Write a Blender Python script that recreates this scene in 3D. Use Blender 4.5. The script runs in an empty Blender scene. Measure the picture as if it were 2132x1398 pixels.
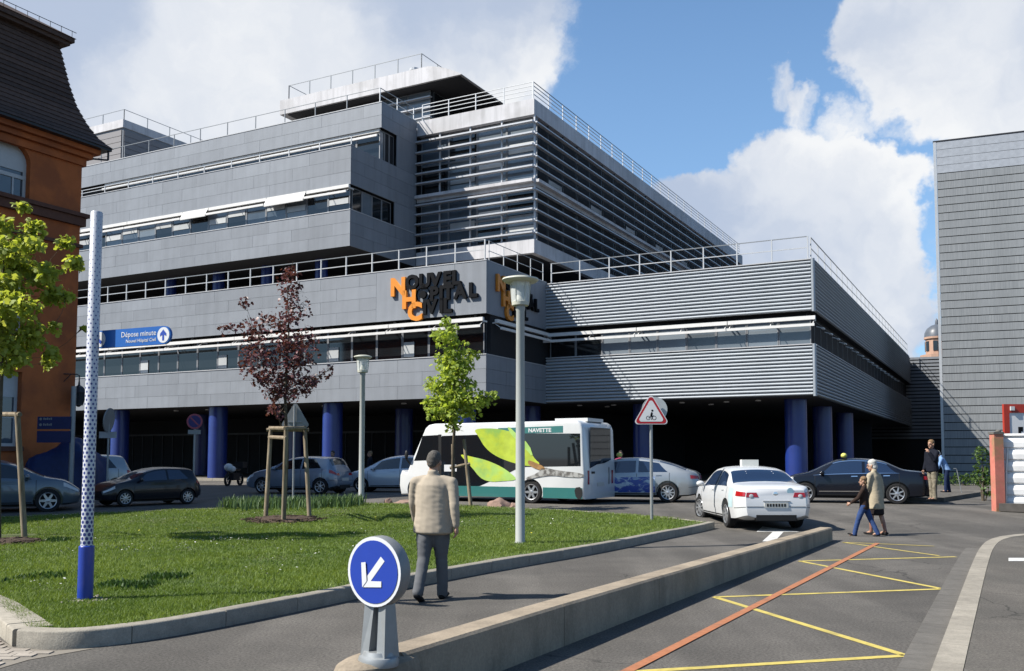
import bpy, bmesh, math, random
import numpy as np
from mathutils import Vector, Matrix, noise
from math import sin, cos, pi, radians as R, sqrt, atan2

random.seed(7); rng = np.random.default_rng(11)
SC = bpy.context.scene
COL = SC.collection

# ------------------------------------------------------------------ camera
FPX, PIT, YPP, ROLL, YAWB, EYE = 1941.0, .0643, 830.1, .0015, .4904, 1.62
cam = bpy.data.cameras.new('camera'); camo = bpy.data.objects.new('camera', cam); COL.objects.link(camo)
camo.location = (0, 0, EYE)
camo.rotation_euler = (Matrix.Rotation(pi / 2 + PIT, 3, 'X') @ Matrix.Rotation(ROLL, 3, 'Z')).to_euler()
cam.sensor_width = 36.0; cam.sensor_fit = 'HORIZONTAL'
cam.lens = FPX / 2132 * 36.0
cam.shift_y = (YPP - 699) / 2132
cam.clip_start = .1; cam.clip_end = 6000
SC.camera = camo

def ray(px, py):                                   # view direction of a photograph pixel (2132 x 1398)
    X = px - 1066; Y = py - YPP; c, s = cos(ROLL), sin(ROLL)
    x = c * X + s * Y; y = -s * X + c * Y; u = -y / FPX
    return Vector((x / FPX, cos(PIT) - u * sin(PIT), sin(PIT) + u * cos(PIT)))
def gz(y):                                         # the ground rises a little beyond 20 m
    t = min(1, max(0, (y - 20) / 9.0)); return .2 * t * t * (3 - 2 * t)
def G(px, py, dz=0.0):                             # ground point seen at a pixel
    v = ray(px, py); z = dz
    for _ in range(12):
        t = (z - EYE) / v.z; z = gz(v.y * t) + dz
    return Vector((v.x * t, v.y * t, z))
def AT(px, py, d):                                 # point at depth d
    v = ray(px, py); t = d / v.y; return Vector((v.x * t, d, EYE + v.z * t))

# ------------------------------------------------------------------ sun, sky
SUN_A, SUN_E = R(14), R(45)
ldir = Vector((cos(SUN_A) * cos(SUN_E), sin(SUN_A) * cos(SUN_E), -sin(SUN_E)))
sun = bpy.data.lights.new('sun', 'SUN'); suno = bpy.data.objects.new('sun', sun); COL.objects.link(suno)
sun.energy = 5.0; sun.angle = R(.5); sun.color = (1.0, .95, .865)
suno.rotation_euler = ldir.to_track_quat('-Z', 'Y').to_euler(); suno.location = (-30, -10, 40)

world = bpy.data.worlds.new('World'); SC.world = world; world.use_nodes = True
NT = world.node_tree; NT.nodes.clear()
class NG:
    def __init__(s, nt): s.nt = nt
    def n(s, t, **k):
        x = s.nt.nodes.new(t)
        for a, b in k.items():
            if a.startswith('i_'): x.inputs[a[2:].replace('_', ' ')].default_value = b
            else: setattr(x, a, b)
        return x
    def l(s, a, b): s.nt.links.new(a, b)
    def m(s, op, a, b=None, c=None, clamp=False):
        x = s.nt.nodes.new('ShaderNodeMath'); x.operation = op; x.use_clamp = clamp
        for i, v in enumerate((a, b, c)):
            if v is None: continue
            if isinstance(v, (int, float)): x.inputs[i].default_value = v
            else: s.l(v, x.inputs[i])
        return x.outputs[0]
    def vm(s, op, a, b=None, out=0, scale=None):
        x = s.nt.nodes.new('ShaderNodeVectorMath'); x.operation = op
        for i, v in enumerate((a, b)):
            if v is None: continue
            if isinstance(v, (tuple, list, Vector)): x.inputs[i].default_value = tuple(v)
            else: s.l(v, x.inputs[i])
        if scale is not None: x.inputs['Scale'].default_value = scale
        return x.outputs[out]
    def mr(s, v, a, b, c=0.0, d=1.0, smooth=True):
        x = s.nt.nodes.new('ShaderNodeMapRange'); x.interpolation_type = 'SMOOTHSTEP' if smooth else 'LINEAR'
        s.l(v, x.inputs[0])
        for i, q in enumerate((a, b, c, d)): x.inputs[i + 1].default_value = q
        return x.outputs[0]
    def mix(s, f, a, b, blend='MIX'):
        x = s.nt.nodes.new('ShaderNodeMix'); x.data_type = 'RGBA'; x.blend_type = blend
        for i, v in ((0, f), (6, a), (7, b)):
            if isinstance(v, (int, float)): x.inputs[i].default_value = v
            elif isinstance(v, tuple): x.inputs[i].default_value = v if len(v) == 4 else (*v, 1)
            else: s.l(v, x.inputs[i])
        return x.outputs[2]
    def noise(s, vec, scale, detail=4, rough=.55, dist=0.0):
        x = s.nt.nodes.new('ShaderNodeTexNoise'); x.inputs['Scale'].default_value = scale
        x.inputs['Detail'].default_value = detail; x.inputs['Roughness'].default_value = rough; x.inputs['Distortion'].default_value = dist
        if vec is not None: s.l(vec, x.inputs['Vector'])
        return x
def build_sky():
    g = NG(NT)
    tc = g.n('ShaderNodeTexCoord'); d = tc.outputs['Generated']
    sky = g.n('ShaderNodeTexSky'); sky.sky_type = 'NISHITA'; sky.sun_disc = False
    sky.sun_elevation = SUN_E; sky.sun_rotation = math.atan2(-ldir.x, -ldir.y) % (2 * pi)
    sky.air_density = 1.0; sky.dust_density = .6; sky.ozone_density = 1.4
    # warped direction so that the cloud rims billow
    w = g.noise(d, 6.0, 6, .6); wv = g.vm('SUBTRACT', w.outputs['Color'], (.5, .5, .5))
    w2 = g.vm('SUBTRACT', g.noise(d, 22.0, 5, .6).outputs['Color'], (.5, .5, .5))
    dw = g.vm('NORMALIZE', g.vm('ADD', g.vm('ADD', d, g.vm('SCALE', wv, scale=.11)), g.vm('SCALE', w2, scale=.045)))
    blobs = [  # px, py, radius px, weight
        (300, 60, 560, 1.0), (760, 60, 420, 1.0), (100, 300, 480, .95), (600, 250, 380, .9), (970, 90, 220, .85), (1090, 160, 100, .55), (1200, 190, 70, .36),
        (1680, 455, 215, 1.0), (1605, 375, 130, 1.0), (1785, 405, 125, 1.0), (1780, 500, 150, 1.0), (1500, 445, 110, .9), (1405, 450, 90, .8), (1560, 560, 140, .9), (1845, 650, 115, .9), (1700, 215, 62, .62), (1650, 165, 50, .58), (1790, 270, 70, .6), (2110, 60, 270, 1.0), (1895, 40, 125, .95), (1965, 570, 60, .55)]
    acc = None
    for (x, y, r, wt) in blobs:
        c = ray(x, y).normalized(); a = r / FPX
        dp = g.vm('DOT_PRODUCT', dw, tuple(c), out=1)
        v = g.mr(dp, cos(a * 1.3), cos(a * .25), 0, wt)
        acc = v if acc is None else g.m('MAXIMUM', acc, v)
    # elsewhere sparse broken cloud, thinned out of view so the sky fills shadows less
    sp = g.n('ShaderNodeSeparateXYZ'); g.l(d, sp.inputs[0])
    front = g.mr(g.vm('DOT_PRODUCT', d, tuple(ray(1066, 500).normalized()), out=1), cos(R(50)), cos(R(38)))
    gen = g.mr(g.noise(dw, 2.6, 3, .5).outputs[0], .60, .76, 0, .9)
    gen = g.m('MULTIPLY', gen, g.m('SUBTRACT', 1.0, front))
    acc = g.m('MAXIMUM', acc, gen)
    # a veil low on the horizon
    det = g.noise(dw, 9.0, 7, .62).outputs[0]
    dens = g.m('ADD', acc, g.m('MULTIPLY', g.m('SUBTRACT', det, .5), .8))
    dens = g.mr(dens, .40, .66)
    # shading: thick cloud greyer below, bright on the sun side (left, up)
    sh1 = g.noise(g.vm('ADD', dw, (.03, 0, -.035)), 4.2, 5, .55).outputs[0]
    sh2 = g.noise(dw, 2.1, 4, .5).outputs[0]
    shade = g.mr(g.m('ADD', g.m('MULTIPLY', sh1, .5), g.m('MULTIPLY', sh2, .5)), .45, .60)
    shade = g.m('MULTIPLY', shade, g.mr(g.m('ADD', acc, g.m('MULTIPLY', g.m('SUBTRACT', det, .5), .9)), .70, 1.10, 1.0, .62))
    ccol = g.mix(shade, (.235, .275, .35, 1), (.455, .46, .465, 1))
    skyc = g.vm('SCALE', sky.outputs[0], scale=.050)
    skyc = g.vm('MULTIPLY', skyc, (1.1, 1.45, 1.68))
    hz = g.mr(sp.outputs[2], .0, .60, .62, 0, smooth=False)
    skyc = g.mix(hz, skyc, (.19, .30, .46, 1))
    out = g.mix(g.m('MULTIPLY', dens, .97), skyc, ccol)
    bg = g.n('ShaderNodeBackground'); bg.inputs[1].default_value = 1.0
    g.l(out, bg.inputs[0]); o = g.n('ShaderNodeOutputWorld'); g.l(bg.outputs[0], o.inputs[0])
build_sky()
world.cycles.sampling_method = 'MANUAL'; world.cycles.sample_map_resolution = 512
SC.view_settings.view_transform = 'Standard'; SC.view_settings.look = 'None'
SC.view_settings.exposure = 1.05      # exposed for the sunlit cladding; SC.view_settings.gamma = 1.0; SC.view_settings.use_curve_mapping = False
SC.cycles.max_bounces = 6; SC.cycles.diffuse_bounces = 3; SC.cycles.glossy_bounces = 3; SC.cycles.transparent_max_bounces = 8
SC.cycles.use_denoising = True

# ------------------------------------------------------------------ materials
MATS = {}
KA = .575                                            # base colours below are stated for a brighter print
def mat(name, col, rough=.6, metal=0.0, var=.08, vs=6.0, bump=0.0, bs=40.0, spec=.5, rnd=0.0, col2=None, c2s=1.5, c2r=(.45, .6), coat=0.0, stretch=None):
    if name in MATS: return MATS[name]
    ka = KA if max(col) < .55 else KA * 1.12
    if metal < .9: col = tuple(q * ka for q in col)
    if col2 is not None: col2 = tuple(q * ka for q in col2)
    if coat == 0 and rough > .2: spec *= .6
    m = bpy.data.materials.new(name); m.use_nodes = True; g = NG(m.node_tree)
    b = m.node_tree.nodes['Principled BSDF']
    tc = g.n('ShaderNodeTexCoord'); vec = tc.outputs['Object']
    if stretch: vec = g.vm('MULTIPLY', vec, stretch)
    c = (*col, 1); src = None
    if var > 0:
        n = g.noise(vec, vs, 5, .6)
        f = g.mr(n.outputs[0], .3, .7, 1 - var, 1 + var, smooth=False)
        src = g.vm('SCALE', None, scale=1.0); sn = m.node_tree.nodes[-1]
        sn.inputs[0].default_value = col; g.l(f, sn.inputs['Scale'])
    if col2 is not None:
        n2 = g.noise(vec, c2s, 5, .6); f2 = g.mr(n2.outputs[0], *c2r)
        src = g.mix(f2, src if src is not None else c, (*col2, 1))
    if rnd > 0:
        oi = g.n('ShaderNodeObjectInfo')
        f3 = g.mr(oi.outputs['Random'], 0, 1, 1 - rnd, 1 + rnd, smooth=False)
        x = g.n('ShaderNodeVectorMath', operation='SCALE')
        if src is not None: g.l(src, x.inputs[0])
        else: x.inputs[0].default_value = col
        g.l(f3, x.inputs['Scale']); src = x.outputs[0]
    if src is not None: g.l(src, b.inputs['Base Color'])
    else: b.inputs['Base Color'].default_value = c
    b.inputs['Roughness'].default_value = rough; b.inputs['Metallic'].default_value = metal
    b.inputs['Specular IOR Level'].default_value = spec; b.inputs['Coat Weight'].default_value = coat; b.inputs['Coat Roughness'].default_value = .04
    if bump > 0:
        nb = g.noise(vec, bs, 6, .65); bp = g.n('ShaderNodeBump'); bp.inputs['Strength'].default_value = bump; bp.inputs['Distance'].default_value = .02
        g.l(nb.outputs[0], bp.inputs['Height']); g.l(bp.outputs[0], b.inputs['Normal'])
    m.diffuse_color = c; MATS[name] = m
    return m

# ------------------------------------------------------------------ mesh helpers
class MB:
    def __init__(s): s.v = []; s.f = []; s.mi = []; s.cur = 0
    def add(s, vs, fs):
        o = len(s.v); s.v.extend([tuple(p) for p in vs])
        for f in fs: s.f.append([i + o for i in f]); s.mi.append(s.cur)
    def box(s, x0, x1, y0, y1, z0, z1, M=None):
        vs = [(x, y, z) for z in (z0, z1) for y in (y0, y1) for x in (x0, x1)]
        if M is not None: vs = [M @ Vector(p) for p in vs]
        s.add(vs, [(0, 2, 3, 1), (4, 5, 7, 6), (0, 1, 5, 4), (1, 3, 7, 5), (3, 2, 6, 7), (2, 0, 4, 6)]); return s
    def bar(s, a, b, w, h=None, up=(0, 0, 1)):      # rectangular bar from a to b
        a = Vector(a); b = Vector(b); d = (b - a); L = d.length; d = d / L; up = Vector(up)
        if abs(d.dot(up)) > .98: up = Vector((0, 1, 0))
        r = d.cross(up).normalized(); u = r.cross(d); h = h or w
        vs = []
        for p in (a, b):
            for (i, j) in ((-1, -1), (1, -1), (1, 1), (-1, 1)): vs.append(p + r * (i * w / 2) + u * (j * h / 2))
        s.add(vs, [(0, 3, 2, 1), (4, 5, 6, 7), (0, 1, 5, 4), (1, 2, 6, 5), (2, 3, 7, 6), (3, 0, 4, 7)]); return s
    def tube(s, pts, rad, n=8, cap=True):
        pts = [Vector(p) for p in pts]; k = len(pts)
        if isinstance(rad, (int, float)): rad = [rad] * k
        rings = []; prev = None
        for i, p in enumerate(pts):
            t = (pts[min(i + 1, k - 1)] - pts[max(i - 1, 0)]).normalized()
            if prev is None:
                a = t.cross(Vector((0, 0, 1)) if abs(t.z) < .9 else Vector((1, 0, 0))).normalized()
            else: a = (prev - t * prev.dot(t)).normalized()
            prev = a; b = t.cross(a)
            rings.append([p + (a * cos(2 * pi * j / n) + b * sin(2 * pi * j / n)) * rad[i] for j in range(n)])
        vs = [q for r in rings for q in r]; fs = []
        for i in range(k - 1):
            for j in range(n):
                fs.append((i * n + j, i * n + (j + 1) % n, (i + 1) * n + (j + 1) % n, (i + 1) * n + j))
        if cap: fs.append(tuple(range(n - 1, -1, -1))); fs.append(tuple((k - 1) * n + j for j in range(n)))
        s.add(vs, fs); return s
    def lathe(s, prof, n=20, M=None, cap=True):     # prof (r, z)
        vs = []
        for (r, z) in prof:
            for j in range(n): vs.append((r * cos(2 * pi * j / n), r * sin(2 * pi * j / n), z))
        if M is not None: vs = [M @ Vector(p) for p in vs]
        fs = []; k = len(prof)
        for i in range(k - 1):
            for j in range(n): fs.append((i * n + j, i * n + (j + 1) % n, (i + 1) * n + (j + 1) % n, (i + 1) * n + j))
        if cap: fs.append(tuple(range(n - 1, -1, -1))); fs.append(tuple((k - 1) * n + j for j in range(n)))
        s.add(vs, fs); return s
    def prism(s, poly, h0, h1, M=None):             # polygon in xy, extruded in z, then moved by M
        n = len(poly)
        vs = [(x, y, h0) for x, y in poly] + [(x, y, h1) for x, y in poly]
        if M is not None: vs = [M @ Vector(p) for p in vs]
        s.add(vs, [tuple(range(n - 1, -1, -1)), tuple(range(n, 2 * n))] + [(i, (i + 1) % n, n + (i + 1) % n, n + i) for i in range(n)]); return s
    def ell(s, c, r, n=10, m=7, M=None):
        vs = []
        for i in range(m + 1):
            t = pi * i / m
            for j in range(n):
                q = Vector((r[0] * sin(t) * cos(2 * pi * j / n), r[1] * sin(t) * sin(2 * pi * j / n), -r[2] * cos(t)))
                if M is not None: q = M @ q
                vs.append(Vector(c) + q)
        fs = []
        for i in range(m):
            for j in range(n): fs.append((i * n + j, i * n + (j + 1) % n, (i + 1) * n + (j + 1) % n, (i + 1) * n + j))
        s.add(vs, fs); return s
    def grid(s, P):                                  # P[i][j] points
        a = len(P); b = len(P[0])
        s.add([p for r in P for p in r], [(i * b + j, i * b + j + 1, (i + 1) * b + j + 1, (i + 1) * b + j) for i in range(a - 1) for j in range(b - 1)]); return s
    def mesh(s, name, mats, smooth=None):
        me = bpy.data.meshes.new(name); me.from_pydata([tuple(p) for p in s.v], [], s.f)
        for m in (mats if isinstance(mats, (list, tuple)) else [mats]): me.materials.append(m)
        if isinstance(mats, (list, tuple)) and len(mats) > 1: me.polygons.foreach_set('material_index', s.mi)
        bm = bmesh.new(); bm.from_mesh(me); bmesh.ops.recalc_face_normals(bm, faces=bm.faces); bm.to_mesh(me); bm.free()
        if smooth:
            me.polygons.foreach_set('use_smooth', [True] * len(me.polygons)); me.set_sharp_from_angle(angle=R(smooth if smooth is not True else 40))
        me.update(); return me
    def build(s, name, mats, parent=None, smooth=None, loc=None, rot=None):
        return obj(name, s.mesh(name, mats, smooth), parent, loc, rot)

def obj(name, data, parent=None, loc=None, rot=None):
    o = bpy.data.objects.new(name, data); COL.objects.link(o)
    if parent is not None: o.parent = parent
    if loc is not None: o.location = loc
    if rot is not None: o.rotation_euler = rot
    return o
def tag(o, label=None, cat=None, group=None, kind=None):
    if label: o['label'] = label
    if cat: o['category'] = cat
    if group: o['group'] = group
    if kind: o['kind'] = kind
    return o
def thing(name, label, cat, loc=(0, 0, 0), rz=0.0, group=None):
    o = bpy.data.objects.new(name, None); COL.objects.link(o); o.location = loc; o.rotation_euler = (0, 0, rz)
    o.empty_display_size = .2
    return tag(o, label, cat, group)
def copy_tree(o, parent=None):
    c = o.copy(); COL.objects.link(c)
    if parent is not None: c.parent = parent
    for ch in [x for x in o.children]: copy_tree(ch, c)
    return c
def evaluated(o):
    dg = bpy.context.evaluated_depsgraph_get(); dg.update()
    return bpy.data.meshes.new_from_object(o.evaluated_get(dg))
def text_mesh(txt, size, ext, m, align='LEFT', off=0.0, shear=0.0):
    cu = bpy.data.curves.new('text', 'FONT'); cu.body = txt; cu.size = size; cu.extrude = ext; cu.align_x = align; cu.offset = off; cu.resolution_u = 3
    o = bpy.data.objects.new('text', cu); COL.objects.link(o)
    me = evaluated(o); bpy.data.objects.remove(o); bpy.data.curves.remove(cu)
    me.materials.clear(); me.materials.append(m); return me
def in_poly(px, py, poly):
    c = np.zeros(len(px), bool); n = len(poly)
    for i in range(n):
        x0, y0 = poly[i][0], poly[i][1]; x1, y1 = poly[(i + 1) % n][0], poly[(i + 1) % n][1]
        k = ((y0 > py) != (y1 > py)) & (px < (x1 - x0) * (py - y0) / ((y1 - y0) if y1 != y0 else 1e-9) + x0); c ^= k
    return c
def sheet(name, poly, off, m, levels=None, kind='structure', parent=None, thick=None):   # a ground sheet following gz()
    bm = bmesh.new(); f = bm.faces.new([bm.verts.new((p[0], p[1], 0)) for p in poly])
    for y in (levels or [19.9 + .7 * i for i in range(14)]):
        bmesh.ops.bisect_plane(bm, geom=bm.verts[:] + bm.edges[:] + bm.faces[:], plane_co=(0, y, 0), plane_no=(0, 1, 0))
    bmesh.ops.triangulate(bm, faces=bm.faces[:])
    if thick:
        r = bmesh.ops.extrude_face_region(bm, geom=bm.faces[:])
        top = [e for e in r['geom'] if isinstance(e, bmesh.types.BMVert)]; ts = set(top)
        for v in bm.verts: v.co.z = gz(v.co.y) + (off if v in ts else off - thick)
    else:
        for v in bm.verts: v.co.z = gz(v.co.y) + off
    bmesh.ops.recalc_face_normals(bm, faces=bm.faces)
    if not thick:
        for f in bm.faces:
            if f.normal.z < 0: f.normal_flip()
    me = bpy.data.meshes.new(name); bm.to_mesh(me); bm.free(); me.materials.append(m)
    o = obj(name, me, parent)
    if kind and parent is None: o['kind'] = kind
    return o
def strip_poly(pts, w0, w1=None):                    # polygon of a band along a polyline, offsets w0..w1 to the left
    pts = [Vector((p[0], p[1], 0)) for p in pts]; L = []; Rr = []
    for i, p in enumerate(pts):
        t = (pts[min(i + 1, len(pts) - 1)] - pts[max(i - 1, 0)]).normalized(); nrm = Vector((-t.y, t.x, 0))
        L.append(p + nrm * w1); Rr.append(p + nrm * w0)
    return [(p.x, p.y) for p in L] + [(p.x, p.y) for p in reversed(Rr)]
# ------------------------------------------------------------------ shared materials
m_asph = mat('asphalt', (.146, .134, .119), .88, var=.14, vs=1.2, bump=.35, bs=160, col2=(.118, .109, .097), c2s=.35, c2r=(.48, .62))
def grain(m, scale, lo, hi):                          # fine aggregate speckle over a material
    nt = m.node_tree; g = NG(nt); b = nt.nodes['Principled BSDF']; src = b.inputs['Base Color'].links[0].from_socket
    tc = g.n('ShaderNodeTexCoord'); n = g.noise(tc.outputs['Object'], scale, 2, .7)
    f = g.mr(n.outputs[0], .3, .7, lo, hi, smooth=False); x = g.n('ShaderNodeVectorMath', operation='SCALE')
    g.l(src, x.inputs[0]); g.l(f, x.inputs['Scale']); g.l(x.outputs[0], b.inputs['Base Color'])
def wear(m, lo=.80):                                   # patches, cracks and oil spots in the asphalt
    nt = m.node_tree; g = NG(nt); b = nt.nodes['Principled BSDF']; src = b.inputs['Base Color'].links[0].from_socket
    tc = g.n('ShaderNodeTexCoord'); P = tc.outputs['Object']
    w = g.noise(P, 1.3, 4, .6); Pw = g.vm('ADD', P, g.vm('SCALE', g.vm('SUBTRACT', w.outputs['Color'], (.5, .5, .5)), scale=.55))
    v = g.n('ShaderNodeTexVoronoi', feature='DISTANCE_TO_EDGE'); v.inputs['Scale'].default_value = .38; g.l(Pw, v.inputs['Vector'])
    ck = g.mr(v.outputs['Distance'], .0018, .006, 1, 0); msk = g.mr(g.noise(P, .23, 2, .5).outputs[0], .50, .58); ck = g.m('MULTIPLY', ck, msk)
    v2 = g.n('ShaderNodeTexVoronoi', feature='F1'); v2.inputs['Scale'].default_value = .55; g.l(Pw, v2.inputs['Vector'])
    oil = g.m('MULTIPLY', g.mr(v2.outputs['Distance'], .08, .30, 1, 0), g.mr(g.noise(P, .6, 3, .6).outputs[0], .50, .62))
    lane = g.mr(g.noise(g.vm('MULTIPLY', P, (.9, .12, 1)), 1.0, 3, .5).outputs[0], .40, .62, lo, 1.10)
    f = g.m('MULTIPLY', lane, g.m('SUBTRACT', 1.0, g.m('ADD', g.m('MULTIPLY', ck, .55), g.m('MULTIPLY', oil, .28))))
    x = g.n('ShaderNodeVectorMath', operation='SCALE'); g.l(src, x.inputs[0]); g.l(f, x.inputs['Scale']); g.l(x.outputs[0], b.inputs['Base Color'])
wear(m_asph); grain(m_asph, 42, .50, 1.5)
m_asph2 = mat('pavement_asphalt', (.150, .136, .118), .9, var=.14, vs=1.4, bump=.35, bs=150, col2=(.125, .115, .10), c2s=.5); wear(m_asph2, .9); grain(m_asph2, 45, .55, 1.45)
m_kerb = mat('kerb_granite', (.38, .345, .285), .8, var=.14, vs=9, bump=.25, bs=70, rnd=.09); grain(m_kerb, 70, .85, 1.15)
m_kerbd = mat('gutter_stone', (.165, .153, .136), .85, var=.15, vs=7, bump=.25, bs=70, rnd=.08); grain(m_kerbd, 70, .85, 1.15)
m_conc = mat('wall_concrete', (.42, .345, .255), .85, var=.12, vs=3.5, bump=.22, bs=55, col2=(.29, .24, .18), c2s=1.1, c2r=(.52, .72)); grain(m_conc, 45, .88, 1.12)
m_soil = mat('lawn_soil', (.075, .115, .028), .95, var=.35, vs=9, bump=.5, bs=40, col2=(.12, .14, .05), c2s=.8, c2r=(.45, .62))
m_paver = mat('paving_stone', (.44, .39, .33), .85, var=.15, vs=6, bump=.25, bs=50, rnd=.12)
m_yel = mat('yellow_road_paint', (.62, .50, .13), .75, var=.2, vs=12, col2=(.15, .135, .105), c2s=3.0, c2r=(.50, .80), bump=.2, bs=150)
m_org = mat('orange_road_paint', (.50, .20, .095), .75, var=.2, vs=12, col2=(.19, .13, .10), c2s=3, c2r=(.52, .80), bump=.2, bs=150)
m_wht = mat('white_road_paint', (.66, .66, .64), .75, var=.15, vs=9, col2=(.35, .35, .34), c2s=4, c2r=(.55, .75))

# ------------------------------------------------------------------ ground
def ground_sheet():
    xs = [-3000, -200, -60, -30, 0, 30, 60, 200, 3000]
    ys = [-3000, -100, -20, 0, 10, 20] + [20 + .6 * i for i in range(1, 16)] + [40, 60, 100, 300, 3500]
    bm = bmesh.new(); V = [[bm.verts.new((x, y, gz(y))) for x in xs] for y in ys]
    for i in range(len(ys) - 1):
        for j in range(len(xs) - 1): bm.faces.new((V[i][j], V[i][j + 1], V[i + 1][j + 1], V[i + 1][j]))
    me = bpy.data.meshes.new('road'); bm.to_mesh(me); bm.free(); me.materials.append(m_asph)
    return tag(obj('road', me), kind='structure')
ground_sheet()

# lawn island with granite kerb: kerb line measured along the foot of its road face
KB = [G(*p) for p in ((33, 1349), (115, 1354), (197, 1349), (328, 1332), (510, 1297), (700, 1257), (832, 1228), (1040, 1188), (1240, 1154), (1370, 1126), (1488, 1101))]
def resample(pts, step):
    pts = [Vector((p[0], p[1], 0)) for p in pts]; out = [pts[0]]; acc = 0; cur = pts[0]; i = 1; need = step
    while i < len(pts):
        d = (pts[i] - cur).length
        if d >= need: cur = cur + (pts[i] - cur) * (need / d); out.append(cur.copy()); need = step
        else: need -= d; cur = pts[i]; i += 1
    if (out[-1] - pts[-1]).length > .3 * step: out.append(pts[-1])
    else: out[-1] = pts[-1]
    return out
def smooth_line(pts, it=2):
    pts = [Vector((p[0], p[1], 0)) for p in pts]
    for _ in range(it):
        q = [pts[0]]
        for a, b in zip(pts, pts[1:]): q += [a * .75 + b * .25, a * .25 + b * .75]
        pts = q + [pts[-1]]
    return pts
KL = smooth_line(KB)
KERB_H, KERB_W = .155, .15
lawn_struct = None
def kerb_run(parent, line, h, w, step, gap, m, name='kerb_stone', z0=-.05, bevel=.018):
    sub_ = 5; pts = resample(line, step / sub_); k = 0
    tang = [(pts[min(i + 1, len(pts) - 1)] - pts[max(i - 1, 0)]).normalized() for i in range(len(pts))]
    prof = [(0, z0), (.0, h - bevel), (bevel * .35, h - bevel * .35), (bevel, h), (w, h), (w, z0)]; n = len(prof)
    while k < len(pts) - 1:
        e = min(k + sub_, len(pts) - 1)
        if len(pts) - 1 - e < 2: e = len(pts) - 1
        vs = []; dz = random.uniform(-.004, .004)
        for q_ in range(k, e + 1):
            t = tang[q_]; nrm = Vector((-t.y, t.x, 0)); p = pts[q_] + (t * gap / 2 if q_ == k else -t * gap / 2 if q_ == e else t * 0)
            for (o, z) in prof: q = p + nrm * o; vs.append((q.x, q.y, z + gz(q.y) + (dz if z > 0 else 0)))
        mb = MB(); m_ = e - k
        mb.add(vs, [tuple(range(n)), tuple(range((m_ + 1) * n - 1, m_ * n - 1, -1))] + [(r * n + i, r * n + (i + 1) % n, (r + 1) * n + (i + 1) % n, (r + 1) * n + i) for r in range(m_) for i in range(n)])
        mb.build(name, m, parent, smooth=40); k = e
back = [G(*p, .13) for p in ((1470, 1087), (1400, 1078), (1280, 1069), (1180, 1062), (1000, 1054), (860, 1049), (760, 1048), (460, 1058), (250, 1066), (0, 1076))]
inner = [Vector((a[0], a[1], 0)) for a in KL]
def offs(line, o):
    out = []
    for i, p in enumerate(line):
        t = (line[min(i + 1, len(line) - 1)] - line[max(i - 1, 0)]).normalized(); out.append(p + Vector((-t.y, t.x, 0)) * o)
    return out
innr = offs(inner, KERB_W - .01)
lk0 = G(-160, 1190, .13)
LAWN = [(p.x, p.y) for p in innr] + [(p.x, p.y) for p in back] + [(-19.5, back[-1].y - .6), (-19.5, 19.0), (G(-420, 1150)[0], G(-420, 1150)[1]), (G(-40, 1228, .13)[0], G(-40, 1228, .13)[1])]
lawn = sheet('lawn', LAWN, .125, m_soil)
kerb = thing('kerb', 'granite kerb stones edging the green lawn along the side road', 'kerb'); kerb['kind'] = 'structure'
kerb_run(kerb, KL, KERB_H, KERB_W, 1.0, .008, m_kerb)
# far edge of the lawn: low flat kerb
bk = [Vector((p.x, p.y, 0)) for p in back]
kerb_run(kerb, [p for p in bk], .135, .12, 1.2, .008, m_kerb, name='back_kerb_stone')
# broad concrete kerb on the left of the island
lkA = [G(*p) for p in ((25, 1347), (-40, 1292), (-190, 1215), (-420, 1150))]
kerb_run(kerb, [Vector((p.x, p.y, 0)) for p in reversed(lkA)], .15, .32, 1.1, .01, m_kerb, name='wide_kerb_stone')
# stone paving at the lower left corner, stone by stone
pav = [G(*p) for p in ((-160, 1440), (60, 1375), (197, 1351), (115, 1356), (30, 1350), (-60, 1300), (-420, 1290), (-500, 1400))]
PAVP = [(p.x, p.y) for p in pav]
pv = sheet('paving', PAVP, .004, mat('paving_joint', (.28, .25, .21), .9), kind='structure')
for i in range(-22, 12):
    for j in range(34):
        w, h = .17, .11
        cx, cy = -5.0 + i * w + (j % 2) * w / 2, 7.3 + j * h
        q = np.array([[cx - w / 2, cy - h / 2], [cx + w / 2, cy - h / 2], [cx + w / 2, cy + h / 2], [cx - w / 2, cy + h / 2], [cx, cy]])
        if in_poly(q[:, 0], q[:, 1], PAVP).all():
            MB().box(cx - w / 2 + .006, cx + w / 2 - .006, cy - h / 2 + .006, cy + h / 2 - .006, -.03, .010 + random.uniform(0, .004)).build('paving_stone', m_paver, pv)

# right-hand pavement with flush granite kerb and gutter
kr = [G(*p) for p in ((1943, 1398), (1968, 1330), (2005, 1230), (2024, 1180), (2040, 1145), (2060, 1127), (2100, 1118), (2200, 1112))]
kr = [G(1800, 1800)] + kr
KR = smooth_line(kr)
rp = thing('right_kerb', 'pale granite kerb with grey gutter beside the right pavement', 'kerb'); rp['kind'] = 'structure'
def flat_run(parent, line, w0, w1, z, step, m, name):
    pts = resample(line, step)
    for a, b in zip(pts, pts[1:]):
        t = (b - a).normalized(); nrm = Vector((t.y, -t.x, 0)); e = t * .005
        vs = []
        for zz in (-.06, z):
            for p in (a + e + nrm * w0, b - e + nrm * w0, b - e + nrm * w1, a + e + nrm * w1): vs.append((p.x, p.y, zz + gz(p.y)))
        MB().add(vs, [(3, 2, 1, 0), (4, 5, 6, 7), (0, 1, 5, 4), (1, 2, 6, 5), (2, 3, 7, 6), (3, 0, 4, 7)]) if False else None
        mb = MB(); mb.add(vs, [(3, 2, 1, 0), (4, 5, 6, 7), (0, 1, 5, 4), (1, 2, 6, 5), (2, 3, 7, 6), (3, 0, 4, 7)]); mb.build(name, m, parent)
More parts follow.
